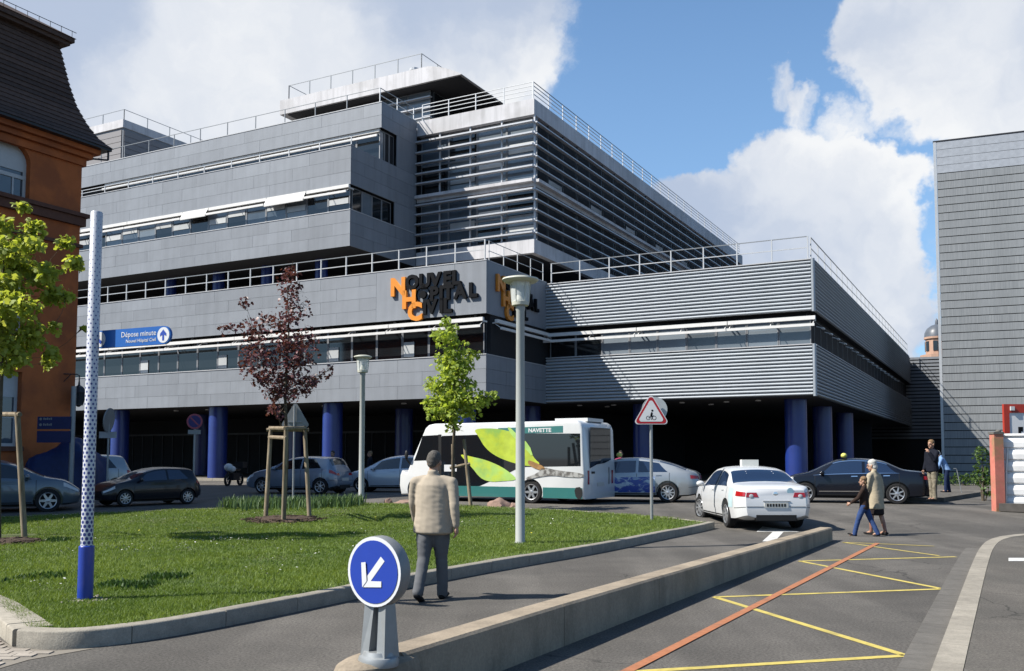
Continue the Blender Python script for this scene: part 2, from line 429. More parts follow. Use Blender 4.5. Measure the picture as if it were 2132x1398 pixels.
flat_run(rp, KR, 0, .21, .05, .8, m_kerb, 'kerb_stone')
flat_run(rp, [p for p in KR if p.y < 17.4], -.25, -.006, .008, .55, m_kerbd, 'gutter_stone')
e1 = [(p + Vector((0, 0, 0))) for p in KR]
ins = []
for i, p in enumerate(KR):
    t = (KR[min(i + 1, len(KR) - 1)] - KR[max(i - 1, 0)]).normalized(); ins.append(p + Vector((t.y, -t.x, 0)) * .215)
sheet('pavement', [(p.x, p.y) for p in ins] + [(24, ins[-1].y - .3), (24, -3), (ins[0].x + .3, -3)], .046, m_asph2)
wd = [G(*p) for p in ((2100, 1176), (2140, 1176), (2140, 1169), (2100, 1169))]
sheet('pavement_marking', [(p.x, p.y) for p in wd], .054, m_wht)

# road markings: an orange line and a yellow zigzag
def stripe(name, pts, w, off, m):
    for a, b in zip(pts, pts[1:]):
        a = Vector((a.x, a.y, 0)); b = Vector((b.x, b.y, 0))
        sheet(name, strip_poly([a, b], -w / 2, w / 2), off, m)
zz = [G(*p) for p in ((1349, 1398), (1886, 1366), (1488, 1244), (1963, 1227), (1665, 1169), (1990, 1160), (1755, 1130), (1950, 1139))]
zz = [zz[1] + (zz[0] - zz[1]) * 1.15] + zz[1:]
stripe('yellow_road_marking', zz[:-2], .085, .004, m_yel)
stripe('yellow_road_marking', [G(1955, 1158), G(1755, 1130), G(1945, 1138)], .07, .006, m_yel)
o0, o1 = G(1309, 1398), G(1827, 1132)
stripe('orange_road_marking', [o0 + (o0 - o1) * .2, o1], .092, .009, m_org)
# white arrow near the taxi
ar = [G(*p) for p in ((1562, 1106), (1600, 1106), (1612, 1112), (1650, 1108), (1660, 1113), (1625, 1118), (1600, 1117), (1570, 1112))]
a0 = G(1600, 1128); a1 = G(1622, 1108)
sheet('white_arrow_marking', [(a0.x - .12, a0.y), (a0.x + .12, a0.y), (a1.x + .1, a1.y), (a1.x + .45, a1.y), (a1.x - .02, a1.y + 1.3), (a1.x - .5, a1.y), (a1.x - .14, a1.y)], .005, m_wht)

# low concrete wall between the two roads, cast in lengths
wallT = thing('low_wall', 'long low concrete wall running between the two roads', 'wall')
wR = [Vector((-.70, 6.14, 0)), Vector((.58, 8.4, 0)), Vector((2.2, 11.3, 0)), Vector((6.38, 18.68, 0))]
WL = resample(smooth_line(wR, 1), 2.35)
def wall_h(y): return .36 - .10 * min(1, max(0, (y - 8.4) / 10.2))
for i, (a, b) in enumerate(zip(WL, WL[1:])):
    t = (b - a).normalized(); nrm = Vector((-t.y, t.x, 0)); th = .25; bv = .02
    A, Bq = a + t * .004, b - t * .004; vs = []
    for p in (A, Bq):
        h = wall_h(p.y)
        for (o, z) in ((0, -.1), (0, h - bv), (bv, h), (th - bv, h), (th, h - bv), (th, -.1)):
            q = p + nrm * o; vs.append((q.x, q.y, z + gz(q.y)))
    mb = MB(); mb.add(vs, [tuple(range(6)), tuple(range(11, 5, -1))] + [(k, (k + 1) % 6, 6 + (k + 1) % 6, 6 + k) for k in range(6)]); mb.build('wall_section', m_conc, wallT)
t0 = (WL[1] - WL[0]).normalized(); n0 = Vector((-t0.y, t0.x, 0))
# rounded nose of the wall under the bollard
mb = MB(); c0 = WL[0] + n0 * .15 - t0 * .05
pl = []
for k in range(15):
    a = pi + pi * k / 14 if False else -pi * k / 14
    pl.append(c0 + n0 * (.175 * cos(a)) - t0 * (-.42 * sin(a)) * -1 if False else c0 + n0 * (.215 * cos(a)) + t0 * (.40 * sin(a)))
pl = [c0 + n0 * .16 + t0 * .22, c0 + n0 * .205 + t0 * .08] + pl + [c0 - n0 * .205 + t0 * .08, c0 - n0 * .16 + t0 * .22]
for k, (sc, z) in enumerate(((1.06, -.1), (1.04, .17), (1.0, .27), (.93, .315), (.8, .335), (.5, .345))):
    if k == 0: rings = []
    rings.append([(c0.x + (p.x - c0.x) * sc, c0.y + (p.y - c0.y) * sc, z) for p in pl])
n = len(pl); vs = [p for r in rings for p in r]; fs = []
for i in range(len(rings) - 1):
    for j in range(n): fs.append((i * n + j, i * n + (j + 1) % n, (i + 1) * n + (j + 1) % n, (i + 1) * n + j))
fs.append(tuple((len(rings) - 1) * n + j for j in range(n)))
mb.add(vs, fs); mb.build('wall_nose', m_conc, wallT, smooth=35)
# ------------------------------------------------------------------ hospital
m_pan = mat('cladding_grey', (.300, .322, .358), .5, metal=.0, var=.04, vs=1.2, rnd=.075, spec=.4)
def streaks(m, lo, sc=(2.2, 2.2, .16)):                # rain streaks down a wall
    nt = m.node_tree; g = NG(nt); b = nt.nodes['Principled BSDF']; src = b.inputs['Base Color'].links[0].from_socket
    gm = g.n('ShaderNodeNewGeometry'); n = g.noise(g.vm('MULTIPLY', gm.outputs['Position'], sc), 1.0, 5, .65); n2 = g.noise(gm.outputs['Position'], .12, 3, .5)
    f = g.m('MULTIPLY', g.mr(n.outputs[0], .42, .66, 1.03, lo), g.mr(n2.outputs[0], .3, .7, .95, 1.05)); x = g.n('ShaderNodeVectorMath', operation='SCALE'); g.l(src, x.inputs[0]); g.l(f, x.inputs['Scale']); g.l(x.outputs[0], b.inputs['Base Color'])
streaks(m_pan, .93); streaks(m_conc, .78, (2.6, 2.6, .7)); streaks(m_kerb, .90, (2.2, 2.2, 1.2))
m_pand = mat('cladding_edge', (.52, .53, .55), .5, var=.04)
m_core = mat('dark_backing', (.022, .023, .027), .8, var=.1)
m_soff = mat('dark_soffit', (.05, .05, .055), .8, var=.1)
m_rib = mat('ribbed_aluminium', (.48, .52, .56), .42, metal=.0, var=.05, vs=.8, rnd=.03)
m_white = mat('white_metal', (.78, .78, .78), .45, var=.03)
m_awn = mat('awning_fabric', (.80, .79, .77), .7, var=.05, vs=4)
m_wcon = mat('pale_concrete', (.66, .65, .67), .7, var=.05, vs=.7, col2=(.56, .55, .56), c2s=.3)
streaks(m_wcon, .84)
m_rail = mat('galvanised_rail', (.62, .63, .64), .4, metal=.3, var=.06)
m_raild = mat('grey_rail', (.30, .32, .34), .45, metal=.3, var=.06)
m_blue = mat('blue_column_paint', (.012, .040, .25), .42, var=.1, vs=1.2, coat=.2)
m_frame = mat('window_frame', (.34, .35, .37), .45, metal=.3, var=.05)
m_framed = mat('dark_window_frame', (.10, .105, .115), .5, var=.05)
m_glassd = mat('dark_glass', (.012, .015, .018), .06, var=.25, vs=.7, spec=.7, rnd=.3)
m_glassb = mat('blind_behind_glass', (.20, .235, .27), .12, var=.10, vs=.6, spec=.6, rnd=.35)
m_blind = mat('window_blind', (.55, .57, .58), .6, var=.08, vs=2, rnd=.15)
m_glassl = mat('office_glass', (.11, .14, .175), .05, var=.35, vs=.35, spec=.8, rnd=.35)
m_coat = mat('coated_glass', (.42, .45, .50), .06, metal=.75, var=.25, vs=.3, rnd=.35)
m_louv = mat('louvre_aluminium', (.56, .57, .60), .4, metal=.2, var=.05)
m_roofg = mat('roof_gravel', (.30, .29, .28), .9, var=.2, vs=3)

P0 = Vector((-1.3961, 50.0, 0)); ZB = 0.0
HB = thing('hospital_building', 'grey hospital with stacked storeys, blue columns and ribbed cladding', 'building', P0, -YAWB)
XBv = Vector((cos(YAWB), -sin(YAWB), 0)); YBv = Vector((sin(YAWB), cos(YAWB), 0))
def Bpix(px, py, yb):
    v = ray(px, py); a = P0 + YBv * yb; t = a.dot(YBv) / v.to_2d().dot(YBv.to_2d()); p = v * t; p.z += EYE
    return (p - P0).dot(XBv), p.z
def BW(x, y, z): return P0 + XBv * x + YBv * y + Vector((0, 0, z))
_pc = {}
def pbox(name, m, dx, dy, dz, loc, parent=HB):         # box part sharing mesh data between alike pieces
    k = (name, m.name, round(dx, 2), round(dy, 2), round(dz, 3))
    if k not in _pc: _pc[k] = MB().box(0, dx, 0, dy, 0, dz).mesh(name, m)
    return obj(name, _pc[k], parent, loc)
ZS, ZSILL, ZW, ZBB, ZT = 4.94, 7.22, 8.62, 9.47, 12.36
mc = MB()   # dark backing volumes
mc.box(-62, -.08, .10, 20, ZS + .06, ZSILL - .05); mc.box(-62, -.08, .62, 20, ZSILL - .05, ZBB + .05); mc.box(-62, -.08, .10, 20, ZBB + .05, ZT - .5)
mc.box(-.08, 15.7, 7.55, 62, ZS + .06, 7.65); mc.box(-.08, 15.3, 7.95, 62, 7.65, 9.5); mc.box(-.08, 15.7, 7.55, 62, 9.5, ZT - .5)
mc.box(-62, -10.9, 1.9, 40, 14.7, 16.85); mc.box(-62, -11.25, 2.25, 40, 16.85, 18.6); mc.box(-62, -10.9, 1.9, 40, 18.6, 20.9)
mc.box(-62, -10.95, 5.5, 40, 20.9, 24.3)
mc.box(-10.9, -2.1, 9.5, 60, 14.8, 24.4)
mc.box(-62, -11.5, 8.5, 40, ZT - .5, 14.72); mc.box(-11.5, -5, 13.5, 60, ZT - .5, 14.75)
mc.build('core', m_core, HB)
# undercroft: soffit, back wall, floor
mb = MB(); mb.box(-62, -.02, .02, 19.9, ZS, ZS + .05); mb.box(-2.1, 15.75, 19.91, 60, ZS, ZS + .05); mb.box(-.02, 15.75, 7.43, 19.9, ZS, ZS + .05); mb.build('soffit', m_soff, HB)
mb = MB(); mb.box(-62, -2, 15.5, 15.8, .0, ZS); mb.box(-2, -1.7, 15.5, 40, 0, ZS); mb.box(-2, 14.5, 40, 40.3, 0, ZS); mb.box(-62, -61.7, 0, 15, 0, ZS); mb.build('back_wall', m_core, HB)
mb = MB()
for k in range(46):
    x = -60 + 1.28 * k; mb.box(x, x + .05, 15.42, 15.5, .3, 3.6)
mb.box(-62, -2, 15.40, 15.5, 3.6, 3.75); mb.build('entrance_glazing_frame', m_framed, HB)
# terrace / roof surfaces
mb = MB(); mb.box(-62, -.35, .35, 9, ZT - .5, ZT - .42); mb.box(-11, 15.4, 7.8, 62, ZT - .5, ZT - .415); mb.build('terrace_floor', m_roofg, HB)
mb = MB(); mb.box(-62, -10.95, 2.1, 5.4, 20.88, 20.95); mb.box(-62, -11.2, 5.2, 40, 24.3, 24.36); mb.box(-11.2, -2.2, 9.3, 62, 24.3, 24.34); mb.build('roof', m_roofg, HB)
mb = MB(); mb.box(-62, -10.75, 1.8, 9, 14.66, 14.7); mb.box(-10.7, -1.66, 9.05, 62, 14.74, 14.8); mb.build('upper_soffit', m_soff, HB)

def panel_field(x0, x1, y, z0, z1, rows, L, stag=True, th=.06, m=m_pan, name='panel', axis='x', hide=None):
    h = (z1 - z0) / rows; g = .011
    for r in range(rows):
        s = x0 - ((r % 2) * L / 2 if stag else 0)
        # anchor the joints at the x1 end
        xs = [x1]; s = x1 - (L * .42 if (r % 2 and stag) else L)
        while s > x0 + .2: xs.append(s); s -= L
        xs.append(x0)
        for a, b in zip(xs[1:], xs[:-1]):
            dx = b - a - g
            if dx < .05: continue
            if axis == 'x': pbox(name, m, dx, th, h - g, (a + g / 2, y + random.uniform(-.004, .004), z0 + r * h + g / 2))
            else: pbox(name, m, th, dx, h - g, (y, a + g / 2, z0 + r * h + g / 2))
# lower block, front
panel_field(-40, -7.33, 0, ZBB, ZT, 4, 2.9)
panel_field(-40, 0, 0, ZS, ZSILL, 3, 2.9)
pbox('sign_panel', m_pan, 5.3, .07, ZT - ZBB, (-7.32, -.006, ZBB)); pbox('sign_panel', m_pan, 2.0, .07, ZT - ZBB, (-2.0, -.006, ZBB))
# return wall by the sign
pbox('sign_panel', m_pan, .06, 7.34, ZT - ZBB, (-.06, .066, ZBB)); panel_field(.062, 7.40, -.06, ZS, ZSILL, 3, 3.6, axis='y')
# cap flashings
mb = MB(); mb.box(-40, .02, -.03, .36, ZT, ZT + .05); mb.box(-.36, .021, .36, 7.40, ZT, ZT + .049)
mb.box(-40, .02, -.035, .6, ZSILL, ZSILL + .05); mb.box(-.5, .022, .6, 7.4, ZSILL, ZSILL + .049); mb.build('flashing', m_pand, HB)
# window strip, lower block: each window a frame with its pane
def window(x, y, z, w, h, pane, axis='x', fm=m_frame, d=.06, name='window', bar=True):
    k = ('win', round(w, 2), round(h, 2), axis, fm.name, bar)
    if k not in _pc:
        mb = MB(); t = .055
        mb.box(0, t, 0, d, 0, h); mb.box(w - t, w, 0, d, 0, h); mb.box(t, w - t, 0, d, 0, t); mb.box(t, w - t, 0, d, h - t, h)
        mb2 = MB().box(t - .01, w - t + .01, d * .45, d * .6, t - .01, h - t + .01)
        if axis == 'y':
            for q in (mb, mb2): q.v = [(b, a, c) for a, b, c in q.v]
        _pc[k] = (mb.mesh('window', fm), mb2)
    o = obj(name, _pc[k][0], HB, (x, y, z))
    k2 = k + (pane.name,)
    if k2 not in _pc: _pc[k2] = _pc[k][1].mesh('pane', pane)
    obj('pane', _pc[k2], o); return o
for k in range(22):
    w = 1.80; x = -.30 - (k + 1) * w
    if x < -40: break
    window(x, .34, ZSILL + .05, w - .02, ZW + .5 - ZSILL, m_glassd)
    if k in (2, 5, 10, 14): obj('blind', MB().box(.1, w * .45, 0, .02, .1, .95).mesh('blind', m_blind), HB, (x, .315, ZSILL + .05))
for k in range(4): window(-.36, .55 + k * 1.7, ZSILL + .05, 1.68, ZW + .5 - ZSILL, m_glassd, axis='y', fm=m_framed)
# awnings: cassette above, front bar below, on arms
def awning(x0, x1, y, z, drop=0, axis='x'):
    mb = MB(); L = x1 - x0
    mb.box(0, L, -.34, -.16, .36, .56)
    mb.box(0, L, -.60, -.50, -.02 - drop, .12 - drop)
    mb.add([(0, -.34, .50), (L, -.34, .50), (L, -.6, .11 - drop), (0, -.6, .11 - drop), (0, -.34, .48), (L, -.34, .48), (L, -.6, .09 - drop), (0, -.6, .09 - drop)], [(0, 1, 2, 3), (7, 6, 5, 4)]) if drop else None
    for a in (.1, L - .1, L / 2): mb.bar((a, -.16, .30), (a, -.55, .05 - drop), .035); mb.box(a - .03, a + .03, -.17, .3, .34, .42)
    return mb.build('awning', m_awn, HB, loc=(x, y, z)) if False else mb
def put_awn(mb, loc, rz=0): mb.build('awning', m_awn, HB, loc=loc, rot=(0, 0, rz))
x = -.02
for L in (6.2, 5.6, 6.2, 6.0, 5.6, 6.2):
    put_awn(awning(0, L - .04, 0, 0), (x - L + .02, 0, 8.66)); x -= L
put_awn(awning(0, 6.6, 0, 0), (-.05, .75, 8.66), pi / 2)
# sign corner column of the lower windows
for k in range(7): pbox('mullion_post', m_frame, .12, .14, ZBB - ZSILL, (-1.0 - k * 5.4, .42, ZSILL))

# upper grey block (set back), bands and windows
panel_field(-46, -10.68, 1.77, 14.66, 16.92, 3, 3.3); panel_field(-46, -10.68, 1.77, 18.53, 20.98, 3, 3.3); panel_field(-46, -10.68, 4.9, 23.1, 24.77, 2, 3.5)
panel_field(1.832, 8.98, -10.74, 14.66, 16.92, 3, 2.4, axis='y'); panel_field(1.832, 8.98, -10.74, 18.53, 20.98, 3, 2.4, axis='y'); panel_field(4.962, 8.98, -10.74, 23.1, 24.77, 2, 2.0, axis='y')
pbox('panel', m_pan, .06, 2.55, 1.6, (-10.74, 6.44, 16.925)); pbox('panel', m_pan, .06, 2.35, 2.11, (-10.74, 6.64, 20.985))
mb = MB(); mb.box(-46, -10.66, 1.74, 2.2, 16.925, 16.975); mb.box(-46, -10.66, 1.74, 2.2, 20.985, 21.03); mb.box(-46, -10.66, 4.87, 5.3, 24.775, 24.83); mb.box(-11.1, -10.66, 2.2, 8.9, 16.926, 16.974); mb.box(-11.1, -10.66, 5.3, 8.9, 24.776, 24.829)
mb.build('flashing', m_pand, HB)
for k in range(20):
    w = 1.72; x = -10.9 - (k + 1) * w
    window(x, 2.02, 16.98, w - .02, 1.5, [m_glassl, m_glassd, m_glassb, m_glassl][k % 4 if k % 7 else 1], fm=m_frame)
    if k % 3 != 1: obj('blind', MB().box(.1, w - .12, 0, .02, .75 if k % 2 else .45, 1.1 if k % 2 else .8).mesh('blind', m_blind), HB, (x, 2.0, 16.98))
for k in range(4): window(-11.0, 2.25 + k * 1.04, 16.98, 1.02, 1.5, [m_glassd, m_glassb, m_glassd, m_glassd][k], axis='y', fm=m_frame)
for k in range(3): window(-11.0, 5.1 + k * .52, 21.04, .5, 2.0, [m_glassb, m_glassd, m_glassb][k], axis='y', fm=m_frame)
for k in range(12): window(-11.0 - (k + 1) * 2.0, 5.3, 21.0, 1.98, 2.1, m_glassd, fm=m_frame)
x = -10.75
for L, dr in ((3.4, 0), (3.3, .08), (5.2, .0), (2.4, .05), (5.6, .0), (5.0, .0), (5.0, 0), (5.2, .0)):
    put_awn(awning(0, L - .05, 0, 0, dr), (x - L, 2.05, 17.98)); x -= L
x = -10.9
for L in (5.5, 5.0, 5.5, 5.0, 5.5): put_awn(awning(0, L - .05, 0, 0), (x - L, 5.35, 22.55)); x -= L

# glazed block
GX, GY = -1.64, 9.0
mb = MB()
mb.box(-10.66, GX, GY, GY + .4, 23.75, 24.79); mb.box(GX - .4, GX - .001, GY + .4, 62, 23.75, 24.789)
mb.box(-10.66, GX, GY, GY + .4, 14.73, 15.63); mb.box(GX - .4, GX - .001, GY + .4, 62, 14.73, 15.629)
mb.box(-10.66, GX + .001, GY + .02, GY + .4, 19.08, 19.62); mb.box(GX - .4, GX - .02, GY + .4, 62, 19.08, 19.62)
mb.build('fascia', m_wcon, HB)
# slope of the cornice down to the blades
for (z0, z1) in ((15.64, 19.07), (19.63, 23.74)):
    for k in range(4):
        w = (10.66 - 1.7) / 4 * 1.0; x = -10.6 + k * 2.24
        for j in range(2):
            hh = (z1 - z0) / 2
            window(x, GY + .45, z0 + j * hh, 2.22, hh - .01, [m_glassl, m_glassb, m_glassl, m_glassb, m_glassd][(k * 2 + j * 3 + int(z0)) % 5], fm=m_frame)
        if k > 0: obj('blind', MB().box(.15, 2.05, 0, .02, 0, [.5, .62, .4][(k + int(z0)) % 3]).mesh('blind', m_blind), HB, (x, GY + .42, z0 + [.5, 1.9, 1.2][(k * 2 + int(z0)) % 3]))
    k = 0; y = GY + .5
    while y < 60:
        w = 2.36
        window(GX - .5, y, z0, w - .02, z1 - z0, (m_coat if z0 < 16 and k % 5 != 3 else [m_glassd, m_coat, m_glassd, m_glassd, m_glassl][(k * 3) % 5]), axis='y', fm=m_framed); 
        if z0 < 16 and k % 5 != 3:
            pass
        elif k % 3 == 1: pbox('blind', m_blind, .02, w - .3, .3, (GX - .43, y + .15, z0 + .4))
        y += w; k += 1
# louvre blades round the corner
for z in (23.22, 22.47, 21.71, 20.99, 20.30, 18.80, 18.17, 17.49, 16.77, 15.99):
    pbox('louvre_blade', m_louv, 9.0, .34, .10, (-10.64, GY - .26, z)); pbox('louvre_blade', m_louv, .26, 53.0, .08, (GX - .08, GY + .081, z))
pbox('louvre_blade', m_wcon, 9.0, .40, .20, (-10.64, GY - .30, 19.32)); pbox('louvre_blade', m_wcon, .34, 52.9, .20, (GX - .04, GY + .101, 19.32))
for k in range(4): pbox('louvre_post', m_louv, .10, .10, 8.1, (-8.9 + k * 2.4 - .02, GY + .09, 15.64))
y = GY + 2.36
while y < 61: pbox('louvre_post', m_framed, .07, .07, 8.1, (GX - .2, y, 15.64)); y += 2.36

# ribbed volume on the right
RX, RY = 15.70, 7.41
def ribs(z0, z1, n):
    p = (z1 - z0) / n
    k = ('rib', round(p, 3))
    if k not in _pc:
        prof = [(.10, p * .08), (-.02, p * .12), (-.085, p * .30), (-.095, p * .46), (-.085, p * .56), (.03, p * .98), (.10, p * .99)]
        def extr(L, ax):
            vs = []
            for e in (0, L):
                for (o, z) in prof: vs.append((e, o, z) if ax == 'x' else (-o, e, z))
            q = len(prof); mb = MB(); mb.add(vs, [tuple(range(q)), tuple(range(2 * q - 1, q - 1, -1))] + [(i, (i + 1) % q, q + (i + 1) % q, q + i) for i in range(q)]); return mb.mesh('rib', m_rib)
        _pc[k] = (extr(RX - .02, 'x'), extr(54.0, 'y'))
    for i in range(n):
        obj('rib', _pc[k][0], HB, (0.0, RY, z0 + i * p)); obj('rib', _pc[k][1], HB, (RX + .06, RY + .2, z0 + i * p))
ribs(4.98, 7.66, 14); ribs(9.50, 12.22, 14)
for (z0, z1) in ((4.94, 7.72), (9.46, 12.30)):
    mb = MB(); mb.prism([(RX, RY - .09), (RX + .10, RY - .09), (RX + .16, RY - .03), (RX + .16, RY + .12), (RX + .1, RY + .2), (RX, RY + .2)], z0, z1); mb.build('corner_post', m_rib, HB, smooth=50)
mb = MB()
for z in (7.68, 12.24): mb.box(.0, RX, RY - .1, RY + .5, z, z + .05); mb.box(RX - .5, RX + .12, RY + .5, 61, z, z + .049)
mb.build('flashing', m_pand, HB)
for k in range(9):
    w = 1.72; x = .1 + k * w
    window(x, RY + .32, 7.74, w - .02, 1.55, m_glassd if k < 2 else m_glassb, fm=m_frame)
k = 0; y = RY + .8
while y < 60: window(15.25, y, 7.74, 1.98, 1.6, m_glassd, axis='y', fm=m_framed); y += 2.0
x = RX + .25
for L in (4.7, 5.3, 5.9): put_awn(awning(0, L - .05, 0, 0), (x - L, RY + .02, 8.62)); x -= L
for k in range(16): obj('awning_arm', MB().bar((0, 0, 0), (.38, .0, -.12), .05).box(.3, .42, -.25, .25, -.18, -.1).mesh('awning_arm', m_awn), HB, (RX - .15, RY + 2 + k * 2.6, 8.9))

# pavilion on the roof with its overhanging curved fascia
mb = MB(); y0, y1 = 14.0, 52.0; zb, zt = 29.93, 31.13
xs = [-27.7, -13.6] + [-13.6 + 3.42 * t for t in (.12, .3, .5, .7, .85, 1.0)]
top = [zt, zt] + [zb + (zt - zb) * (1 - ((x + 13.6) / 3.42) ** 1.7) + .03 for x in xs[2:]]
prof = [(x, zb) for x in xs] + [(x, z) for x, z in reversed(list(zip(xs, top)))]
vs = [(x, y, z) for y in (y0, y1) for (x, z) in prof]; q = len(prof)
mb.add(vs, [tuple(range(q)), tuple(range(2 * q - 1, q - 1, -1))] + [(i, (i + 1) % q, q + (i + 1) % q, q + i) for i in range(q)])
mb.build('pavilion_roof', m_wcon, HB)
mb = MB().box(-27.0, -10.4, 14.2, 51.8, 29.86, 29.92); mb.build('pavilion_soffit', m_soff, HB)
mb = MB().box(-26.5, -13.6, 15.4, 50, 24.36, 29.86); mb.build('pavilion_core', m_core, HB)
for k in range(6):
    for j in range(2): window(-15.8 - k * 2.1, 15.3, 24.4 + j * 2.75, 2.06, 2.7, m_glassb if (k + j) % 3 else m_glassl, fm=m_frame)
for j in range(6): pbox('louvre_blade', m_louv, 7.5, .3, .08, (-21, 14.9, 25.2 + j * .8))
for j in range(2): window(-13.6, 15.5 + j * 2.2, 24.4, 2.16, 5.4, m_glassd, axis='y', fm=m_framed)
# louvred plant room far left on the roof
m_plant = mat('plant_room_siding', (.30, .285, .29), .6, var=.05)
mb = MB(); mb.box(-62, -44.1, 12, 31, 24.3, 31.7); mb.build('plant_room', m_pan, HB)
for k in range(11): pbox('siding_plank', m_plant, 17.7, .05, .5, (-62, 11.93, 24.9 + k * .54)); 
for k in range(11): pbox('siding_plank', m_plant, .05, 18.6, .5, (-44.08, 12.05, 24.9 + k * .54))
mb = MB().box(-62, -44.0, 11.85, 31, 31.0, 31.72); mb.build('flashing', m_wcon, HB)

# railings: part = railing, sub-parts = post
def railing(a, b, step, h=1.15, z=None, mp=m_rail, mt=m_raild, mm=m_rail, t=.05, name='railing', mids=(.52,)):
    a = Vector(a); b = Vector(b); L = (b - a).length; n = max(1, round(L / step)); mb = MB()
    mb.bar(a + Vector((0, 0, h)), b + Vector((0, 0, h)), t * .8); 
    rl = mb.build(name, mt, HB)
    for f in mids:
        MB().bar(a + Vector((0, 0, h * f)), b + Vector((0, 0, h * f)), t * .8).build('mid_rail', mm, rl)
    me = MB().bar((0, 0, -.05), (0, 0, h + .01), t * 1.15).mesh('post', mp)
    for i in range(n + 1): obj('post', me, rl, a + (b - a) * (i / n))
    return rl
railing((-40, .18, ZT + .05), (-.2, .18, ZT + .05), 1.93, t=.058)
railing((-.18, .6, ZT + .05), (-.18, 7.3, ZT + .05), 1.6, t=.036)
railing((.25, 7.6, ZT - .06), (15.5, 7.6, ZT - .06), 1.96, h=1.25, t=.055)
railing((15.6, 7.9, ZT - .06), (15.6, 61, ZT - .06), 2.1, h=1.25, t=.05)
railing((-46, 5.0, 24.8), (-10.9, 5.0, 24.8), 2.6, h=1.0, mp=m_raild, mm=m_raild, t=.045, mids=())
railing((-10.9, 5.0, 24.8), (-10.9, 8.9, 24.8), 2.0, h=1.0, mp=m_rail, mm=m_rail, t=.05)
railing((-46, 1.95, 21.03), (-10.8, 1.95, 21.03), 2.6, h=.55, t=.05, mt=m_rail, mids=(.6,))
railing((-10.3, 9.1, 24.79), (-1.8, 9.1, 24.79), 2.1, h=1.15, t=.05, mids=(.3, .55, .78), mt=m_rail)
railing((-1.75, 9.1, 24.79), (-1.75, 61, 24.79), 2.3, h=1.15, mp=m_rail, t=.05, mids=(.3, .55, .78))
railing((-27.0, 14.3, 31.13), (-13.9, 14.3, 31.13), 2.2, h=1.25, mp=m_raild, t=.05, mids=())
railing((-27.0, 14.3, 31.13), (-27.0, 24, 31.13), 2.2, h=1.25, mp=m_raild, t=.05, mids=())
railing((-13.9, 14.3, 31.13), (-13.9, 30, 31.13), 2.2, h=1.25, mp=m_raild, t=.05, mids=())
railing((-61, 12.1, 31.7), (-44.2, 12.1, 31.7), 2.6, h=1.0, mp=m_raild, t=.05, mids=())
railing((-44.2, 12.1, 31.7), (-44.2, 30, 31.7), 2.6, h=1.0, mp=m_raild, t=.05, mids=())
# roof fan unit by the pavilion rail
mb = MB(); mb.lathe([(.25, 0), (.25, .3), (.42, .34), (.42, .5), (.2, .62)], 12); mb.build('roof_vent', m_rail, HB, loc=(-15.0, 15.0, 31.13))

# blue columns
cm = MB().lathe([(.60, 0), (.60, ZS - .01)], 28).mesh('column', m_blue, smooth=40)
for (x, y) in ((-20.6, 1.0), (-11.2, 1.0), (-29.9, 1.0), (-1.9, 1.0), (-39.2, 1.0), (14.3, 9.7), (5.0, 10.6), (14.3, 18), (14.3, 27), (-20.6, 8.5), (-11.2, 8.5), (-2, 9.3), (-29.9, 8.5)):
    obj('column', cm, HB, (x, y, 0))
cm2 = MB().lathe([(.42, 0), (.42, 2.8)], 20).mesh('column', m_blue, smooth=40)
for x in (-28.9, -24.1, -19.6, -14.9): obj('column', cm2, HB, (x, 4.2, ZT - .5))
# ceiling lights in the undercroft (unlit discs)
lm = MB().lathe([(.16, 0), (.16, .06), (.1, .08)], 10).mesh('ceiling_light', m_white)
for (x, y) in ((-26, 2.4), (-23, 2.4), (-15.5, 2.4), (-13, 2.4), (-7, 2.4), (-4.5, 2.4), (1.5, 9.0), (3.5, 9.6), (8, 9.0), (10.5, 9.4), (12.4, 9.0), (2.5, 11), (9, 11.5)):
    obj('ceiling_light', lm, HB, (x, y, ZS - .09))
# raised floor of the undercroft with its pale edge
mb = MB(); mb.box(-62, -.5, -.30, 15.4, .05, .33); mb.box(-.5, 15.4, 6.9, 40, .05, .329); mb.build('plinth', m_asph2, HB)
for k in range(38):
    pbox('plinth_kerb_stone', m_kerb, 1.58, .22, .31, (-61 + 1.6 * k, -.525, .05))

# lettering on the corner
m_lor = mat('orange_letter', (.85, .30, .035), .45, var=.03); m_lbk = mat('black_letter', (.006, .007, .010), .7, var=.1, spec=.15)
def letters(root, rows, axis, size):
    for (txt, x, z, first) in rows:
        cx = x
        for i, ch in enumerate(txt):
            orange = (i == 0)
            s = size * (1.28 if orange else 1.0)
            me = text_mesh(ch, s, .075, m_lor if orange else m_lbk, off=.052 * s / size)
            zz = z - (.28 * size if orange else 0)
            if axis == 'x': obj('letter', me, root, (cx, -.095, zz), (pi / 2, 0, 0))
            else: obj('letter', me, root, (.095, cx, zz), (pi / 2, 0, pi / 2))
            wd = max(v.co.x for v in me.vertices) - min(0, min(v.co.x for v in me.vertices)); cx += wd * .99 + .035
sg = thing('wall_sign', 'orange and black raised lettering on the sunlit front wall of the hospital', 'sign', P0, -YAWB, 'building name signs')
x0, _ = Bpix(816, 590, 0); 
letters(sg, (('NOUVEL', x0, 11.20, 1), ('HÔPITAL', x0 + .80, 10.42, 1), ('CIVIL', x0 + 1.22, 9.70, 1)), 'x', 1.06)
sg2 = thing('wall_sign', 'orange and black raised lettering on the shaded side wall behind the street lamp', 'sign', P0, -YAWB, 'building name signs')
letters(sg2, (('NOUVEL', .95, 11.15, 1), ('HÔPITAL', 1.6, 10.40, 1), ('CIVIL', 2.0, 9.70, 1)), 'y', .95)
